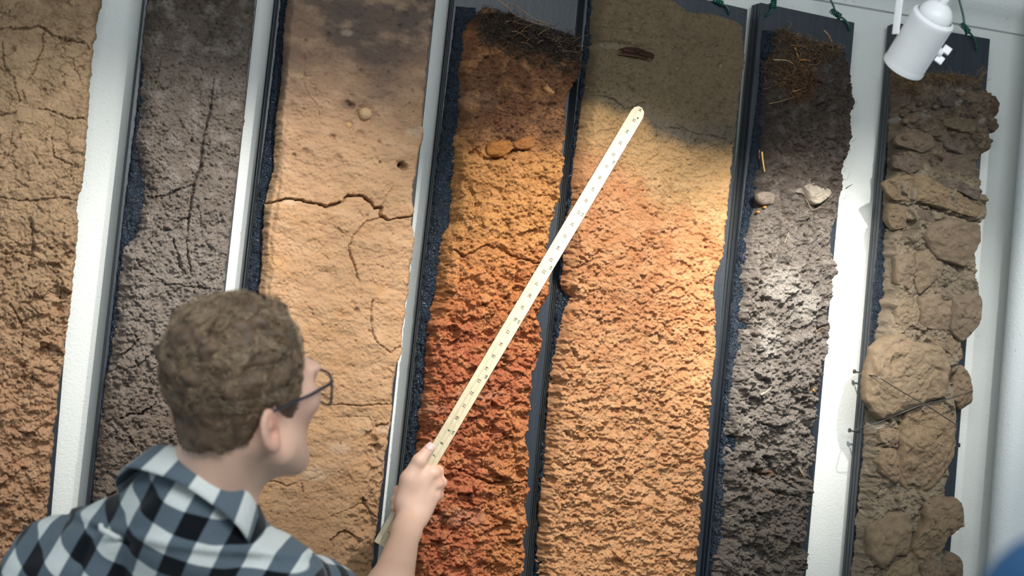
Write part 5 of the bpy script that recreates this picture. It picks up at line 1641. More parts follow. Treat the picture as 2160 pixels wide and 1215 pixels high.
# head
fd.ell(H(0, -0.012, 0.030), (0.0715, 0.089, 0.083), HB, 0.01)
fd.ell(H(0, 0.034, -0.028), (0.060, 0.060, 0.088), HB, 0.03)
for s_ in (1, -1):
    fd.cone(H(0.050 * s_, 0.010, -0.070), H(0.018 * s_, 0.066, -0.103), 0.022, 0.019, 0.025)
    fd.ell(H(0.047 * s_, 0.060, -0.016), (0.022, 0.022, 0.020), HB, 0.025)
    fd.ell(H(0.030 * s_, 0.084, 0.0180), (0.026, 0.014, 0.010), HB, 0.014)
    fd.ell(H(0.033 * s_, 0.101, -0.0040), (0.017, 0.016, 0.013), HB, 0.014, 'sub')
    fd.ell(H(0.032 * s_, 0.079, -0.0020), (0.0125, 0.0125, 0.0125), HB, 0.003)
    fd.ell(H(0.033 * s_, 0.086, 0.0050), (0.015, 0.008, 0.004), HB, 0.006)
fd.cone(H(0, 0.085, -0.108), H(0, 0.078, -0.100), 0.020, 0.022, 0.02)
fd.cone(H(0, 0.092, 0.014), H(0, 0.114, -0.030), 0.009, 0.0135, 0.012)
for s_ in (1, -1):
    fd.ell(H(0.013 * s_, 0.102, -0.034), (0.009, 0.011, 0.008), HB, 0.008)
fd.ell(H(0, 0.093, -0.062), (0.024, 0.010, 0.0055), HB, 0.006)
fd.ell(H(0, 0.091, -0.074), (0.021, 0.010, 0.006), HB, 0.006)
fd.ell(H(0, 0.105, -0.0675), (0.022, 0.006, 0.0016), HB, 0.003, 'sub')
# ears: a tilted shell with a rim, hollow and lobe
for s_ in (1, -1):
    ca_, sa_ = math.cos(math.radians(16)), math.sin(math.radians(16))
    en = HB @ np.array([s_ * ca_, sa_ * 0.75, 0]); en /= np.linalg.norm(en)      # outward normal of the shell
    eu = HB @ np.array([0, -0.16, 1.0]); eu = eu - en * np.dot(eu, en); eu /= np.linalg.norm(eu)
    ev = np.cross(eu, en)
    EB = np.stack([en, ev, eu], 1)
    ec = H(0.077 * s_, -0.030, -0.030)
    fd.ell(ec, (0.0072, 0.0185, 0.0285), EB, 0.005)
    fd.ell(ec + en * 0.0080 + eu * 0.002, (0.0068, 0.0128, 0.0200), EB, 0.003, 'sub')
    fd.ell(ec + en * 0.0030 + eu * 0.006, (0.004, 0.004, 0.010), EB, 0.003)
    fd.ell(ec + en * 0.006 - eu * 0.005 + HB @ np.array([0, 0.005, 0]), (0.0095, 0.0065, 0.009), EB, 0.002, 'sub')
    fd.ell(ec - eu * 0.0235 + HB @ np.array([0, 0.005, 0]), (0.006, 0.0085, 0.010), EB, 0.006)
# neck
fd.rs = 1.0
fd.cone(H(0, -0.030, -0.045), NB - bu * 0.03, 0.053, 0.056, 0.022)
fd.cone(H(0, 0.012, -0.075), NB + bf * 0.025 - bu * 0.03, 0.040, 0.052, 0.022)
fd.cone(H(0.045, -0.020, -0.055), NB + bf * 0.05 - bu * 0.03 + bx * 0.02, 0.018, 0.016, 0.02)
torso(fd)
# right forearm and hand
fa = WrR - ElR; fl = np.linalg.norm(fa); fa /= fl
fd.cone(ElR, ElR + fa * fl * 0.30, 0.036, 0.037, 0.02)
fd.cone(ElR + fa * fl * 0.30, WrR - fa * 0.03, 0.037, 0.0215, 0.02)
fd.cone(WrR - fa * 0.035 + RIGHT * 0.005, WrR + fa * 0.01 + RIGHT * 0.006, 0.0190, 0.0185, 0.012)
fd.cone(WrR - fa * 0.035 - RIGHT * 0.006, WrR + fa * 0.01 - RIGHT * 0.006, 0.0190, 0.0180, 0.012)
zs = depth_of(Y3(5.2, 0))


def Rl(py):
    """middle of the stick at a height in the photograph (x), and its depth"""
    best = min(np.arange(0, 12, 0.05), key=lambda l: abs(proj(Y3(l, 0))[1] - py))
    return proj(Y3(best, 0))[0], depth_of(Y3(best, 0))


def proj(p):
    d = p - CAM; z = float(d @ FWD)
    return (1080 + FPX * float(d @ RIGHT) / z, 607.5 - FPX * float(d @ UP) / z)


MCP = [(919, 998, 3.202), (927, 1022, 3.210), (923, 1047, 3.218), (907, 1070, 3.226)]
RAD = [0.0102, 0.0104, 0.0098, 0.0086]
wr = WrR
for i, (x, y, z) in enumerate(MCP):
    mpt = P(x - 7, y, z)
    fd.cone(wr + RIGHT * (0.002 + 0.003 * i), mpt, 0.0155, 0.0112 if i < 3 else 0.0104, 0.012)
    rx, rz = Rl(y - 2)
    r = RAD[i]
    pip = P(x + 4 - 2 * i, y - 4, rz + 0.012)
    dip = P(rx + 2, y + 2, rz + YT + r + 0.003)
    tx, ty_ = [(rx - 20, y + 10), (839, 1034), (833, 1053), (831, 1072)][i]
    tip_ = P(tx, ty_, rz + YT * 0.5 - (0.0 if i == 0 else 0.004))
    fd.cone(mpt, pip, r * 1.18, r * 1.08, 0.005)
    fd.cone(pip, dip, r * 1.06, r * 0.98, 0.003)
    fd.cone(dip, tip_, r * 0.96, r * 0.84, 0.003)
    # knuckle on the back of the hand and the tendon leading to it
    fd.ell(mpt - FWD * 0.0075, (0.0085, 0.0085, 0.0085), np.eye(3), 0.006)
    fd.cone(wr + RIGHT * (0.001 + 0.003 * i) - FWD * 0.0145, mpt - FWD * 0.010, 0.0028, 0.0040, 0.006)
    if i < 3:
        x2, y2, z2 = MCP[i + 1]
        m2_ = P(x2 - 7, y2, z2)
        gq = (mpt + m2_) / 2
        fd.cone(gq - FWD * 0.018 + RIGHT * 0.004, gq - FWD * 0.010 + RIGHT * 0.020, 0.0035, 0.0035, 0.008, 'sub')
# palm heel and the web of the thumb
fd.cone(P(859, 1062, 3.190), P(882, 1012, 3.200), 0.0175, 0.017, 0.014)
fd.cone(P(880, 1076, 3.198), P(902, 1046, 3.206), 0.016, 0.015, 0.014)
TH = [P(850, 1058, 3.186), P(862, 1010, 3.186), P(884, 972, 3.190), P(906, 946, 3.197)]
fd.cone(TH[0], TH[1], 0.0145, 0.0138, 0.012)
fd.cone(TH[1], TH[2], 0.0138, 0.0112, 0.006)
fd.cone(TH[2], TH[3], 0.0114, 0.0092, 0.003)
fd.ell(TH[2] - FWD * 0.003, (0.0118, 0.0118, 0.0118), np.eye(3), 0.004)
fd.cone(P(868, 1020, 3.190), P(905, 1000, 3.200), 0.0125, 0.0115, 0.014)
# left forearm and hand
fd.cone(ElL, WrL, 0.041, 0.027, 0.02)
hl = np.array([0.10, 0.25, -0.95]); hl /= np.linalg.norm(hl)
fd.cone(WrL, WrL + hl * 0.075, 0.026, 0.026, 0.015)
for i in range(4):
    q0 = WrL + hl * 0.075 + FH * (0.030 - 0.019 * i); q1 = q0 + hl * (0.036 + 0.004 * (i in (1, 2))) + RH * 0.006; q2 = q1 + hl * 0.034 + RH * 0.018
    fd.cone(q0 - hl * 0.01, q1, 0.0105, 0.0095, 0.004); fd.cone(q1, q2, 0.0095, 0.008, 0.003)
fd.cone(WrL + hl * 0.02 + FH * 0.02, WrL + hl * 0.06 + FH * 0.05, 0.013, 0.011, 0.01)
fd.cone(WrL + hl * 0.06 + FH * 0.05, WrL + hl * 0.095 + FH * 0.055, 0.011, 0.009, 0.004)
V, F = fd.mesh()


def hl_(V):
    return ((V - HC) @ HB) / HS


# skin with red in the ear, knuckles and cheek
q = hl_(V)
base = np.ones((len(V), 3)) * lin((232, 190, 166))
def skin_mix(m_, col):
    global base
    base = base * (1 - m_[:, None]) + lin(col) * m_[:, None]
skin_mix(np.exp(-(((np.abs(q[:, 0]) - 0.083) / 0.016) ** 2 + ((q[:, 1] + 0.008) / 0.028) ** 2 + ((q[:, 2] + 0.02) / 0.04) ** 2)) * 0.75, (218, 130, 112))
skin_mix(np.exp(-(((np.abs(q[:, 0]) - 0.05) / 0.025) ** 2 + ((q[:, 1] - 0.075) / 0.03) ** 2 + ((q[:, 2] + 0.03) / 0.03) ** 2)) * 0.5, (222, 148, 130))
skin_mix(np.exp(-((q[:, 0] / 0.024) ** 2 + ((q[:, 1] - 0.10) / 0.02) ** 2 + ((q[:, 2] + 0.068) / 0.011) ** 2)) * 0.8, (196, 110, 104))
for i, (x, y, z) in enumerate(MCP):
    for k_ in range(2):
        pk = P(x, y, z + 0.02 * k_)
        skin_mix(np.exp(-(((V - pk) / 0.012) ** 2).sum(1)) * 0.4, (222, 146, 128))
skin_mix(np.clip(noise3(V, 0.05, 5), 0, 1) * 0.15, (206, 140, 118))
ms, nt, b_ = new_mat('skin')
a_ = nt.nodes.new('ShaderNodeAttribute'); a_.attribute_name = 'soil_colour'
nt.links.new(a_.outputs['Color'], b_.inputs['Base Color'])
b_.inputs['Roughness'].default_value = 0.5
b_.inputs['Subsurface Weight'].default_value = 0.12; b_.inputs['Subsurface Radius'].default_value = (0.012, 0.005, 0.003); b_.inputs['Subsurface Scale'].default_value = 0.6
n_ = noise(nt, 260, 4); bump(nt, n_.outputs['Fac'], 0.12, 0.0008, b_)
feet = np.array([pel[0], pel[1], 0.0])
man = empty('person', feet, 'young man in a checked shirt, seen from behind, pointing with a yardstick', 'person')
mesh_np('body', V, F, ms, man, True, base)
# eyes (irises and whites) and brows
me_w = plain('eye_white', (236, 232, 226), 0.2, 0.01); me_i = plain('eye_iris', (70, 92, 110), 0.2, 0.1); MAT_HAIR0 = plain('brow_hair', (112, 92, 70), 0.7, 0.2, 200)
for s_ in (1, -1):
    m = MB(); c_ = H(0.032 * s_, 0.0795, -0.0020); d_ = HB @ np.array([0, 1, 0.0])
    m.lathe([(0.0122 * math.sin(a), 0.0122 * math.cos(a) + 0.0012) for a in np.linspace(0.02, 1.0, 8)], c_, d_, 20)
    e_ = m.build('eye', me_w, man)
    m = MB(); m.lathe([(0.0, 0.01385), (0.003, 0.0137), (0.0056, 0.0125)], c_, d_, 20); m.build('iris', me_i, e_)
    br = [H(s_ * x, y, z) for x, y, z in [(0.014, 0.099, 0.016), (0.028, 0.098, 0.022), (0.042, 0.089, 0.020), (0.050, 0.080, 0.014)]]
    m = MB(); m.tube(br, [0.003, 0.004, 0.0035, 0.0015], 6); m.build('eyebrow', MAT_HAIR0, man)
# thumbnail
nl, nt, b_ = new_mat('finger_nail'); b_.inputs['Base Color'].default_value = rgba((232, 196, 190)); b_.inputs['Roughness'].default_value = 0.3
tdir = TH[3] - TH[2]; tdir /= np.linalg.norm(tdir)
nv = -FWD * 0.9 - RIGHT * 0.25 + UP * 0.1; nv -= tdir * np.dot(nv, tdir); nv /= np.linalg.norm(nv); ns = np.cross(tdir, nv)
m = MB(); VV = []; nr_, nc_ = 7, 9
for i in range(nr_):
    for j in range(nc_):
        a = (j / (nc_ - 1) - 0.5) * 1.75; l = -0.004 + 0.0125 * i / (nr_ - 1)
        wv = 1 - 0.25 * (abs(i - 3) / 3) ** 3
        VV.append(TH[3] + tdir * (l) + (0.0098 * nv * math.cos(a * wv) + 0.0094 * ns * math.sin(a * wv)) * (1.0 - 0.14 * max(0, l) / 0.008))
m.add(VV, [[i * nc_ + j, i * nc_ + j + 1, (i + 1) * nc_ + j + 1, (i + 1) * nc_ + j] for i in range(nr_ - 1) for j in range(nc_ - 1)])
m.build('thumbnail', nl, man)

cX = RIGHT * math.cos(math.radians(27)) - UP * math.sin(math.radians(27)) - FWD * 0.12; cX /= np.linalg.norm(cX)
cU = RIGHT * math.sin(math.radians(27)) + UP * math.cos(math.radians(27)) + FWD * 0.46; cU = cU - cX * np.dot(cU, cX); cU /= np.linalg.norm(cU)
cF = np.cross(cU, cX)
cB = np.stack([cX, cF, cU], 1)
CBo = P(436, 1008, 2.60) - cU * 0.044
# ---- shirt
fs = Field(np.minimum.reduce([ShL - 0.14, ElL - 0.12, pel - 0.24]), np.maximum.reduce([ShR + 0.12, ElR + 0.09, NB + 0.08, pel + 0.24]), 0.0045)
torso(fs, 0.013)
fs.cone(NB - bu * 0.05, CBo + cU * 0.008, 0.080, 0.073, 0.035)
fs.ell(pel + np.array([0, 0, -0.06]), (0.185, 0.135, 0.10), TB, 0.05)
# cloth folds: drape noise stretched along the pull from the neck to the arm
gx = [fs.lo[k] + fs.h * np.arange(fs.n[k]) for k in range(3)]
near = np.argwhere(np.abs(fs.a) < 0.03)
pp = fs.lo + fs.h * near
V0, _f0 = fs.mesh()
zc0 = (V0 - CAM) @ FWD; xp0 = 1080 + FPX * ((V0 - CAM) @ RIGHT) / zc0; yp0 = 607.5 - FPX * ((V0 - CAM) @ UP) / zc0


def back_at(px, py):
    c_ = np.where(np.hypot(xp0 - px, yp0 - py) < 10)[0]
    return V0[c_[np.argmin(zc0[c_])]]


yk1, yk2 = back_at(232, 1112), back_at(480, 1166)
k1, k2 = (yk1 - shc) @ TB, (yk2 - shc) @ TB
yb = (k2[2] - k1[2]) / (k2[0] - k1[0]); ya = k1[2] - yb * k1[0]
tq = (pp - shc) @ TB
fold = 0.006 * pn(tq[:, 0] * 9 + tq[:, 2] * 5, tq[:, 2] * 14 - tq[:, 0] * 4 + tq[:, 1] * 9, 71) + 0.003 * pn(tq[:, 0] * 26 + 3, tq[:, 2] * 30 + tq[:, 1] * 22, 72)
# creases at the yoke seam and the centre pleat
sx, sz = tq[:, 0], tq[:, 2]
seam = sz - ya - yb * sx
fold = fold + 0.0042 * np.exp(-((seam - 0.004) / 0.006) ** 2) * (tq[:, 1] < 0.02) - 0.003 * np.exp(-((seam + 0.007) / 0.007) ** 2) * (tq[:, 1] < 0.02)
pl_ = (seam < -0.004) * (tq[:, 1] < 0.02)
sx = sx - k1[0]
fold = fold + pl_ * (0.005 * np.exp(-((sx - 0.000) / 0.016) ** 2) - 0.005 * np.exp(-((np.abs(sx - 0.0) - 0.030) / 0.008) ** 2))
fs.a[tuple(near.T)] -= fold.astype(np.float32)
# neck opening
fs.cone(CBo + cU * 0.020, CBo + cU * 0.12, 0.060, 0.075, 0.005, 'sub')
VS, FS = fs.mesh()
tq = (VS - shc) @ TB


def arm_uv(Vp, S_, E_, sgn):
    a = E_ - S_; L_ = np.linalg.norm(a); a = a / L_
    s = (Vp - S_) @ a
    rad = Vp - S_ - s[:, None] * a
    e1 = np.cross(a, bu); e1 /= np.linalg.norm(e1); e2 = np.cross(a, e1)
    th = np.arctan2(rad @ e2, rad @ e1)
    return s, th * 0.060, np.linalg.norm(rad, axis=1)


u = tq[:, 0] - 0.30 * np.clip(tq[:, 1] + 0.02, -0.2, 0.2) * 0.0
u = tq[:, 0] * (1 + 1.2 * tq[:, 0] ** 2)
v = tq[:, 2] - 0.40 * (tq[:, 1] + 0.05)
th_ = math.radians(10)
u, v = u * math.cos(th_) - v * math.sin(th_), v * math.cos(th_) + u * math.sin(th_)
for S_, E_, sg in ((ShR, ElR, 1), (ShL, ElL, -1)):
    s, thv, rd = arm_uv(VS, S_, E_, sg)
    on = (s > 0.035) & (rd < 0.085) & ((tq[:, 0] * sg) > 0.165)
    u = np.where(on, thv + 0.02, u); v = np.where(on, -s + 0.01, v)
mshirt, nt, b_ = new_mat('checked_flannel')


def stripe(attr, period=0.0625, duty=0.5, phase=0.0):
    a = nt.nodes.new('ShaderNodeAttribute'); a.attribute_name = attr
    m1 = nd(nt, 'ShaderNodeMath', operation='MULTIPLY_ADD'); m1.inputs[1].default_value = 1 / period; m1.inputs[2].default_value = 50 + phase
    nt.links.new(a.outputs['Fac'], m1.inputs[0])
    m2 = nd(nt, 'ShaderNodeMath', operation='FRACT'); nt.links.new(m1.outputs[0], m2.inputs[0])
    m3 = nd(nt, 'ShaderNodeMath', operation='SUBTRACT'); m3.inputs[1].default_value = 0.5; nt.links.new(m2.outputs[0], m3.inputs[0])
    m4 = nd(nt, 'ShaderNodeMath', operation='ABSOLUTE'); nt.links.new(m3.outputs[0], m4.inputs[0])
    m5 = nd(nt, 'ShaderNodeMapRange'); m5.inputs[1].default_value = 0.25 - 0.012; m5.inputs[2].default_value = 0.25 + 0.012
    nt.links.new(m4.outputs[0], m5.inputs[0])
    return m5.outputs[0]


s1 = stripe('cloth_u'); s2 = stripe('cloth_v')
add = nd(nt, 'ShaderNodeMath', operation='ADD'); nt.links.new(s1, add.inputs[0]); nt.links.new(s2, add.inputs[1])
half = nd(nt, 'ShaderNodeMath', operation='MULTIPLY'); half.inputs[1].default_value = 0.5; nt.links.new(add.outputs[0], half.inputs[0])
r_ = ramp(nt, half.outputs[0], [(0.0, rgba((10, 17, 25))), (0.5, rgba((98, 112, 122))), (1.0, rgba((226, 230, 226)))])
n_ = noise(nt, 900, 3); rn = ramp(nt, n_.outputs['Fac'], [(0.3, (0.78, 0.78, 0.78, 1)), (0.7, (1.1, 1.1, 1.1, 1))])
nt.links.new(mulcol(nt, r_.outputs[0], rn.outputs[0]), b_.inputs['Base Color'])
b_.inputs['Roughness'].default_value = 0.9; b_.inputs['Specular IOR Level'].default_value = 0.2
b_.inputs['Sheen Weight'].default_value = 0.15
bump(nt, n_.outputs['Fac'], 0.3, 0.001, b_)
shirt = mesh_np('shirt', VS, FS, mshirt, man, True, None, floats={'cloth_u': u, 'cloth_v': v})
# collar: stand and fall folded round the neck, open at the front
na = 90; prof = [(0.0, -0.020), (0.003, 0.004), (0.0045, 0.022), (0.0075, 0.0295), (0.012, 0.030), (0.0165, 0.024), (0.022, 0.008), (0.0285, -0.012), (0.031, -0.020), (0.029, -0.0205), (0.024, -0.008), (0.017, 0.010)]
VC = []; cu_, cv_ = [], []
for i in range(na):
    a = -math.pi * 0.88 + 2 * math.pi * 0.88 * i / (na - 1)     # 0 at the back
    dirv = np.array([math.sin(a), -math.cos(a), 0])
    fr_ = abs(a) / (math.pi * 0.88)
    for j, (r_o, zz) in enumerate(prof):
        rx_, ry_ = 0.075 + r_o, 0.068 + r_o
        drop = -0.030 * fr_ ** 2
        ex = 1 + 0.25 * (fr_ ** 3) * (j >= 6)
        p = CBo + cB @ np.array([dirv[0] * rx_, dirv[1] * ry_ + 0.012 * fr_, (zz * ex + 0.014) + drop])
        wob = 0.0015 * math.sin(7 * a + j * 0.2)
        VC.append(p + cB @ (dirv * wob)); cu_.append(0.086 * a + 0.040); cv_.append(0.0006 * j)
np_ = len(prof)
FC = [[i * np_ + j, i * np_ + j + 1, (i + 1) * np_ + j + 1, (i + 1) * np_ + j] for i in range(na - 1) for j in range(np_ - 1)]
col_ = mesh_np('collar', VC, np.array(FC), mshirt, shirt, True, None, floats={'cloth_u': cu_, 'cloth_v': cv_})
# locker loop under the yoke seam
m = MB()
pc = yk1 - FWD * 0.004
nrm_ = -bf
lp = [pc - bx * 0.016 + nrm_ * 0.003 + bu * 0.004, pc - bx * 0.012 + nrm_ * 0.008, pc + nrm_ * 0.010 - bu * 0.002, pc + bx * 0.012 + nrm_ * 0.008 - bu * 0.004, pc + bx * 0.017 + nrm_ * 0.003 - bu * 0.003]
m.tube(lp, [0.0035, 0.0042, 0.0042, 0.0042, 0.0035], 8)
m.build('hanger_loop', plain('pale_cotton', (216, 220, 216), 0.9, 0.05, 300), shirt)
# rolled cuff above the right elbow
m = MB(); c0 = ElR - fa * 0.0
ua = ElR - ShR; ua /= np.linalg.norm(ua)
m.lathe([(0.048, -0.060), (0.060, -0.058), (0.061, -0.02), (0.059, 0.0), (0.050, 0.002), (0.047, -0.02)], ElR, ua, 32)
m.build('rolled_cuff', plain('cuff_flannel', (104, 118, 128), 0.9, 0.4, 60), shirt)

# ---- trousers and shoes (below the picture)
ft = Field((pel[0] - 0.32, pel[1] - 0.3, -0.01), (pel[0] + 0.32, pel[1] + 0.36, pel[2] + 0.12), 0.008)
ft.ell(pel + np.array([0, 0, -0.0]), (0.172, 0.125, 0.13), TB, 0.04)
gfx = np.array([bx[0], bx[1], 0]); gfx /= np.linalg.norm(gfx); gff = np.array([bf[0], bf[1], 0]); gff /= np.linalg.norm(gff)
for s_ in (1, -1):
    hip = pel + gfx * 0.085 * s_ - np.array([0, 0, 0.06]); kn = np.array([pel[0], pel[1], 0.50]) + gfx * 0.105 * s_ + gff * 0.03; an = np.array([pel[0], pel[1], 0.07]) + gfx * 0.12 * s_ + gff * (0.06 if s_ > 0 else -0.02)
    ft.cone(hip, kn, 0.092, 0.066, 0.03); ft.cone(kn, an, 0.066, 0.052, 0.02)
VT, FT = ft.mesh()
mesh_np('trousers', VT, FT, plain('dark_blue_denim', (42, 52, 70), 0.85, 0.15, 120), man)
for s_ in (1, -1):
    an = np.array([pel[0], pel[1], 0.05]) + gfx * 0.12 * s_ + gff * (0.06 if s_ > 0 else -0.02)
    fo = Field(an + np.array([-0.2, -0.2, -0.06]), an + np.array([0.25, 0.25, 0.1]), 0.006)
    fo.cone(an - gff * 0.03, an + gff * 0.03, 0.042, 0.046, 0.02)
    fo.cone(an + gff * 0.02 - np.array([0, 0, 0.012]), an + gff * 0.15 - np.array([0, 0, 0.016]), 0.042, 0.034, 0.02)
    zz_ = fo.lo[2] + fo.h * np.arange(fo.n[2])
    fo.a = np.maximum(fo.a, (0.002 - zz_)[None, None, :].astype(np.float32))
    vv, ff = fo.mesh()
    mesh_np('shoe', vv, ff, plain('brown_leather', (78, 56, 42), 0.5, 0.1, 40), man)

# ---- hair: a lumpy cap and short curls
rng = np.random.default_rng(77)
nS = 42000
dv = rng.normal(size=(nS, 3)); dv /= np.linalg.norm(dv, axis=1)[:, None]
# march outwards from the skull centre to the skin of the head alone
fhd = Field(HC - 0.19, HC + 0.19, 0.004); fhd.rs = HS
fhd.ell(H(0, -0.012, 0.030), (0.0715, 0.089, 0.083), HB, 0.01)
fhd.ell(H(0, 0.034, -0.028), (0.060, 0.060, 0.088), HB, 0.03)
fhd.cone(H(0, -0.030, -0.045), H(0, -0.045, -0.13), 0.055, 0.058, 0.022)
c0 = np.array([0, -0.015, 0.0])
r = np.full(nS, 0.045)
for _ in range(26):
    p = HC + HS * ((c0 + dv * r[:, None]) @ HB.T)
    r = r + np.clip(-fhd.sample(p), -0.004, 0.02) * 0.75
rp = c0 + dv * r[:, None]


def hair_len(p):
    """hair length in metres over the scalp (head frame), 0 where no hair grows"""
    x, y, z = np.abs(p[:, 0]), p[:, 1], p[:, 2]
    front = 0.062 + 0.010 * np.cos(x * 60)                      # forehead hairline height
    lineside = np.interp(y, [-0.12, -0.08, -0.042, -0.024, -0.008, 0.012, 0.026, 0.046, 0.072, 0.11],
                         [-0.058, -0.056, -0.046, -0.022, -0.008, -0.028, -0.034, 0.020, 0.052, 0.062])
    g = z - lineside + 0.004 * pn(x * 150, y * 150 + z * 80, 5)
    L_ = np.interp(z, [-0.09, -0.05, 0.0, 0.05, 0.09], [0.004, 0.006, 0.009, 0.018, 0.026])
    L_ = L_ * (1 + 0.55 * np.clip(noise3(p, 0.022, 88, 2), -0.8, 0.9))
    return np.where(g > 0, L_ * np.clip(g / 0.012, 0.35, 1), 0)


Lh = hair_len(rp)
keep = Lh > 0
rp = rp[keep]; Lh = Lh[keep]; dn = dv[keep]
rp = rp[:13500]; Lh = Lh[:13500]; dn = dn[:13500]
# normals of the scalp from the field
eps = 0.004
W0 = HC + HS * (rp @ HB.T)
gr = np.stack([fhd.sample(W0 + np.eye(3)[k_] * eps) - fhd.sample(W0 - np.eye(3)[k_] * eps) for k_ in range(3)], 1)
gr /= np.linalg.norm(gr, axis=1)[:, None] + 1e-9
# comb: backwards at the sides, forwards and up on top, with curls in locks
loc = rp
flow = np.stack([0.15 * np.sign(loc[:, 0]), np.where(loc[:, 2] > 0.05, 0.5, -0.55), np.where(loc[:, 2] > 0.04, 0.05, -0.6)], 1)
lock = np.stack([noise3(loc * 1.0, 0.028, 91, 2), noise3(loc + 3.1, 0.028, 92, 2), noise3(loc - 2.7, 0.028, 93, 2)], 1)
fl3 = (flow + 2.0 * lock) @ HB.T
fl3 = fl3 - gr * (fl3 * gr).sum(1)[:, None]; fl3 /= np.linalg.norm(fl3, axis=1)[:, None] + 1e-9
bi = np.cross(gr, fl3)
seg = 7
ph = 6.0 * noise3(loc, 0.02, 95, 2) + rng.normal(0, 0.4, len(loc)); 
VV = []; CC = []
rad = 0.0006
lev = []
for k_ in range(seg):
    t_ = k_ / (seg - 1)
    curl = 0.0052 * (Lh / 0.02)[:, None] * (np.sin(ph + 5.2 * t_)[:, None] * bi + np.cos(ph + 5.2 * t_)[:, None] * fl3 - np.cos(ph)[:, None] * fl3 - np.sin(ph)[:, None] * bi)
    p = W0 + gr * (-0.001 + Lh[:, None] * 0.62 * np.sin(t_ * 1.5)) + fl3 * Lh[:, None] * 0.45 * t_ + curl
    lev.append(p)
lev = np.array(lev)                       # seg, n, 3
tip_lit_col = lin((194, 168, 138)); root_dim_col = lin((86, 67, 53))
side1 = bi; side2 = gr
nH = lev.shape[1]
vv = np.zeros((nH, seg, 3, 3)); 
for a_i, a in enumerate((0, 2.094, 4.189)):
    for k_ in range(seg):
        w = rad * (1.0 - 0.45 * k_ / (seg - 1))
        vv[:, k_, a_i] = lev[k_] + w * (math.cos(a) * side1 + math.sin(a) * (0.5 * side2 + 0.5 * fl3))
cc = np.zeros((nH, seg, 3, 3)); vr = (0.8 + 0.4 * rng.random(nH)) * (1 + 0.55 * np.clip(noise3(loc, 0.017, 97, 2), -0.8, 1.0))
top_lit = np.clip((loc[:, 2] + 0.02) / 0.10, 0, 1)  # light from above put into the colour: curls paler towards the crown
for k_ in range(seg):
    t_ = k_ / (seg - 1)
    tt = (0.15 + 0.55 * top_lit + 0.3 * t_)[:, None]
    cc[:, k_] = ((root_dim_col * (1 - tt) + tip_lit_col * tt) * vr[:, None])[:, None, :]
i = np.arange(nH * seg * 3).reshape(nH, seg, 3); j = np.roll(i, -1, 2)
FH_ = np.stack([i[:, :-1], j[:, :-1], j[:, 1:], i[:, 1:]], -1).reshape(-1, 4)
mh = attr_mat('brown_hair', 'strand_colour', 0.55, 0.4)
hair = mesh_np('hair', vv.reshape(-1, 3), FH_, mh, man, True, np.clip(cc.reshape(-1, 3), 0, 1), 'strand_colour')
# scalp cap under the curls
fc = Field(HC - 0.185, HC + 0.185, 0.0034); fc.rs = HS
fc.a[:] = 0.5
fc.ell(H(0, -0.012, 0.030), (0.0715, 0.089, 0.083), HB, 0.01)
fc.ell(H(0, 0.034, -0.028), (0.060, 0.060, 0.088), HB, 0.03)
fc.cone(H(0, -0.030, -0.045), H(0, -0.045, -0.13), 0.055, 0.058, 0.022)
G = np.stack(np.meshgrid(*[fc.lo[k_] + fc.h * np.arange(fc.n[k_]) for k_ in range(3)], indexing='ij'), -1).reshape(-1, 3)
sel = np.abs(fc.a.reshape(-1)) < 0.03
ql = ((G[sel] - HC) @ HB) / HS
lenq = hair_len(ql)
d0 = fc.a.reshape(-1)[sel]
nn = 0.5 * lenq * (1 + 1.1 * noise3(ql, 0.020, 99, 2))
dd = np.full(G.shape[0], 0.05, np.float32)
dd[sel] = np.where(lenq > 0, np.maximum(d0 - nn, -(d0 + 0.006)), 0.01)
fc.a = dd.reshape(fc.a.shape).astype(np.float32)
vc_, fc_ = fc.mesh()
ncol = np.clip(1 + 0.6 * noise3((vc_ - HC) @ HB, 0.014, 101, 2), 0.4, 1.6)
mesh_np('hair_base', vc_, fc_, mh, hair, True, lin((100, 80, 62))[None] * ncol[:, None], 'strand_colour')

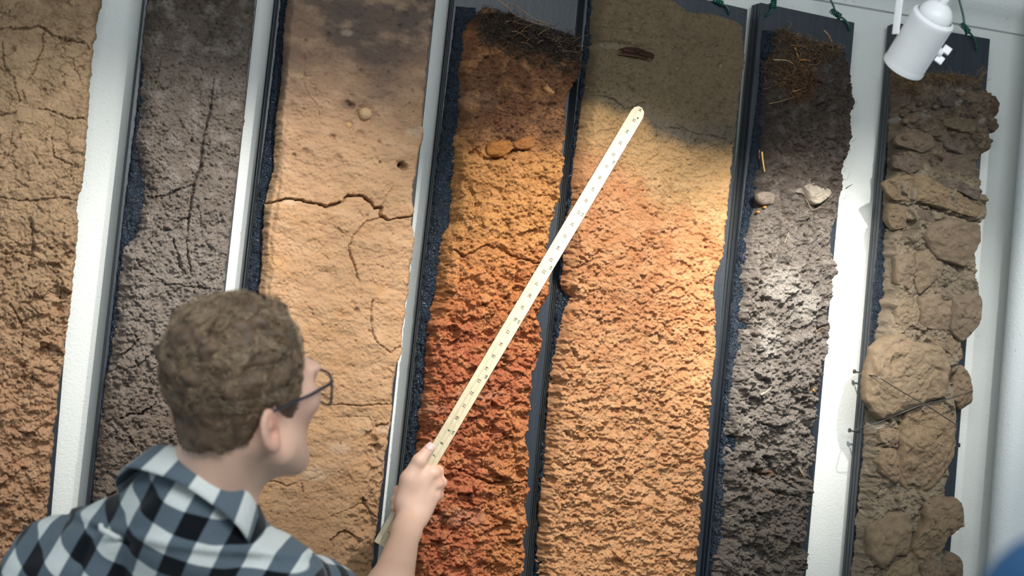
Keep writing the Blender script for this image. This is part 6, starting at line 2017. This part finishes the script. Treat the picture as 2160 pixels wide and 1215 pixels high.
# ---- glasses
MAT_FR = plain('dark_acetate', (40, 44, 54), 0.3, 0.1, 80)
gl, nt, b_ = new_mat('clear_lens')
b_.inputs['Transmission Weight'].default_value = 1.0; b_.inputs['Roughness'].default_value = 0.0; b_.inputs['IOR'].default_value = 1.03; b_.inputs['Base Color'].default_value = (0.97, 0.98, 0.98, 1)
spec = bpy.data.objects.new('glasses', None); COL.objects.link(spec); spec.location = Vector(H(0, 0.1, 0.01))
tag(spec, 'dark framed glasses worn by the man in the checked shirt', 'glasses')
GZ = -0.009
for s_ in (1, -1):
    rim = []
    for k_ in range(32):
        a = 2 * math.pi * k_ / 32
        cx_ = math.copysign(abs(math.cos(a)) ** 0.55, math.cos(a)); cz_ = math.copysign(abs(math.sin(a)) ** 0.6, math.sin(a))
        x = s_ * (0.037 + 0.0265 * cx_); z = GZ - 0.003 + 0.0205 * cz_ - 0.003 * (cz_ < 0) * abs(cx_)
        rim.append(H(x, 0.1090 - 3.2 * x * x + 0.12 * (z - GZ), z))
    rim.append(rim[0])
    m = MB(); m.tube(rim, 0.0017, 8, False); m.build('rim', MAT_FR, spec)
    cen = np.mean(rim[:-1], 0); m = MB()
    off = (HB @ np.array([0, 1, 0])) * 0.0006
    n32 = 32
    Vv = [cen + off] + [p + off for p in rim[:-1]] + [cen - off] + [p - off for p in rim[:-1]]
    Ff = [[0, 1 + k_, 1 + (k_ + 1) % n32] for k_ in range(n32)] + [[n32 + 1, n32 + 2 + (k_ + 1) % n32, n32 + 2 + k_] for k_ in range(n32)] + [[1 + k_, n32 + 2 + k_, n32 + 2 + (k_ + 1) % n32, 1 + (k_ + 1) % n32] for k_ in range(n32)]
    m.add(Vv, Ff); m.build('lens', gl, spec)
    tp_ = [H(s_ * x, y, z) for x, y, z in [(0.0640, 0.096, GZ + 0.009), (0.0700, 0.090, GZ + 0.010), (0.0740, 0.078, GZ + 0.009), (0.079, 0.04, GZ + 0.006), (0.080, 0.005, GZ + 0.004), (0.078, -0.022, GZ + 0.001), (0.077, -0.036, GZ - 0.010), (0.0755, -0.042, GZ - 0.020)]]
    m = MB(); m.tube(tp_, [0.0026, 0.0026, 0.0025, 0.0022, 0.002, 0.002, 0.0022, 0.002], 8); m.build('temple', MAT_FR, spec)
m = MB(); m.tube([H(-0.0115, 0.1090, GZ + 0.004), H(0, 0.112, GZ + 0.008), H(0.0115, 0.1090, GZ + 0.004)], 0.0018, 8); m.build('bridge', MAT_FR, spec)

# ------------------------------------------------------------------ a second visitor, mostly outside the frame at the lower right
VZ = 1.12
vs = P(2275, 1340, VZ)                       # left shoulder
bxv = RH; bfv = FH; buv = np.array([0, 0, 1.0]); VB = np.stack([bxv, bfv, buv], 1)
vc = vs + RH * 0.19
fv = Field(vc - np.array([0.36, 0.36, 0.80]), vc + np.array([0.36, 0.36, 0.12]), 0.008)
fv.ell(vc + np.array([0, 0, -0.16]), (0.17, 0.12, 0.22), VB, 0.05)
fv.ell(vc + np.array([0, 0, -0.45]), (0.165, 0.12, 0.24), VB, 0.05)
fv.cone(vc + np.array([0, 0, 0.02]), vs, 0.055, 0.058, 0.04); fv.cone(vc + np.array([0, 0, 0.02]), vc + RH * 0.19, 0.055, 0.058, 0.04)
for s_ in (1, -1):
    a0 = vc + RH * 0.19 * s_; a1 = a0 + RH * 0.04 * s_ - buv * 0.29; a2 = a1 + FH * 0.16 - buv * 0.17
    fv.cone(a0, a1, 0.060, 0.048, 0.02); fv.cone(a1, a2, 0.048, 0.038, 0.02)
vv, ff = fv.mesh()
vis = empty('person', (vc[0], vc[1], 0), 'visitor in a blue jacket with a black shoulder strap, blurred in the bottom right corner', 'person')
fb = Field(vc - np.array([0.30, 0.30, vc[2] + 0.0]), vc + np.array([0.30, 0.40, 0.40]), 0.009)
hv = vc + np.array([0, 0, 0.20]) + FH * 0.03
fb.ell(hv + buv * 0.02, (0.075, 0.093, 0.085), VB, 0.01); fb.ell(hv + FH * 0.035 - buv * 0.03, (0.06, 0.06, 0.085), VB, 0.03)
fb.cone(hv + FH * 0.1, hv + FH * 0.118 - buv * 0.035, 0.009, 0.014, 0.012)
for s_ in (1, -1):
    fb.ell(hv + RH * 0.078 * s_ - FH * 0.005 - buv * 0.015, (0.010, 0.018, 0.032), VB, 0.006)
    w0 = vc + RH * 0.23 * s_ - buv * 0.46 + FH * 0.16
    fb.cone(w0 - FH * 0.02 + buv * 0.02, w0 + FH * 0.06 - buv * 0.05, 0.030, 0.028, 0.015)
    for k_ in range(4):
        f0 = w0 + FH * 0.06 - buv * 0.055 + RH * (0.028 - 0.019 * k_); fb.cone(f0, f0 + FH * 0.03 - buv * 0.045, 0.010, 0.008, 0.003)
    lg = np.array([vc[0], vc[1], 0]) + RH * 0.09 * s_
    fb.cone(lg + buv * 0.80, lg + buv * 0.45, 0.080, 0.058, 0.03); fb.cone(lg + buv * 0.45, lg + buv * 0.06, 0.056, 0.042, 0.02)
    fb.cone(lg + buv * 0.04 - FH * 0.02, lg + buv * 0.035 + FH * 0.15, 0.036, 0.03, 0.02)
fb.cone(hv - FH * 0.03 - buv * 0.04, vc + buv * 0.0, 0.055, 0.06, 0.02)
fb.ell(vc + np.array([0, 0, -0.42]), (0.15, 0.10, 0.36), VB, 0.05); fb.cone(vc - RH * 0.14, vc + RH * 0.14, 0.05, 0.05, 0.03)
for s_ in (1, -1):
    a0 = vc + RH * 0.19 * s_; a1 = a0 + RH * 0.04 * s_ - buv * 0.29; fb.cone(a0, a1, 0.045, 0.038, 0.02); fb.cone(a1, a1 + FH * 0.16 - buv * 0.17, 0.038, 0.03, 0.02)
vb, fb_ = fb.mesh()
mesh_np('body', vb, fb_, ms, vis, True, np.ones((len(vb), 3)) * lin((214, 168, 144)))
mesh_np('jacket', vv, ff, plain('blue_jacket_cloth', (16, 66, 104), 0.8, 0.1, 60), vis)
fl_ = Field(np.array([vc[0] - 0.3, vc[1] - 0.3, 0.06]), np.array([vc[0] + 0.3, vc[1] + 0.3, vc[2] - 0.45]), 0.009)
fl_.ell(vc + np.array([0, 0, -0.62]), (0.17, 0.125, 0.15), VB, 0.05)
for s_ in (1, -1):
    lg = np.array([vc[0], vc[1], 0]) + RH * 0.09 * s_
    fl_.cone(lg + buv * 0.80, lg + buv * 0.45, 0.092, 0.068, 0.03); fl_.cone(lg + buv * 0.45, lg + buv * 0.10, 0.066, 0.054, 0.02)
v2, f2 = fl_.mesh(); mesh_np('trousers', v2, f2, plain('black_trouser_cloth', (36, 36, 40), 0.85, 0.1, 60), vis)
fh2 = Field(hv - 0.14, hv + 0.15, 0.006)
fh2.ell(hv + buv * 0.028 - FH * 0.010, (0.083, 0.098, 0.088), VB, 0.01)
yy = fh2.lo[None, :]; Gx = np.stack(np.meshgrid(*[fh2.lo[k_] + fh2.h * np.arange(fh2.n[k_]) for k_ in range(3)], indexing='ij'), -1)
lq = (Gx - hv) @ VB
fh2.a = np.maximum(fh2.a, np.maximum(0.01 - 0 * lq[..., 0] + (lq[..., 1] - 0.045) * 0.7 - lq[..., 2] * 0.6, -lq[..., 2] - 0.06)).astype(np.float32)
nrq = np.argwhere(np.abs(fh2.a) < 0.03); fh2.a[tuple(nrq.T)] -= (0.006 * noise3(fh2.lo + fh2.h * nrq, 0.03, 311, 3)).astype(np.float32)
v3, f3 = fh2.mesh(); mesh_np('hair', v3, f3, plain('dark_hair', (30, 24, 22), 0.6, 0.2, 200), vis)
st = [vs + RH * 0.06 + buv * 0.062 + np.array(o_) for o_ in ()]
m = MB()
a_s = np.linspace(-0.5, 1.2, 24)
cs = vs + RH * 0.045
pts = [cs + FH * (0.085 * math.sin(q_ * 1.9)) + buv * (0.066 * math.cos(q_ * 1.9) if abs(q_) < 2 else 0) for q_ in np.linspace(-0.85, 0.85, 24)]
w_ = RH * 0.020; nrm2 = [(p_ - cs) / np.linalg.norm(p_ - cs) for p_ in pts]
Vv = []
for p_, n2_ in zip(pts, nrm2):
    Vv += [p_ - w_, p_ + w_, p_ + w_ + n2_ * 0.008, p_ - w_ + n2_ * 0.008]
Ff = [[4 * i_ + j_, 4 * i_ + (j_ + 1) % 4, 4 * i_ + 4 + (j_ + 1) % 4, 4 * i_ + 4 + j_] for i_ in range(23) for j_ in range(4)] + [[3, 2, 1, 0], [92, 93, 94, 95]]
m.add(Vv, Ff); m.build('shoulder_strap', plain('black_webbing', (18, 18, 20), 0.8, 0.1, 200), vis)
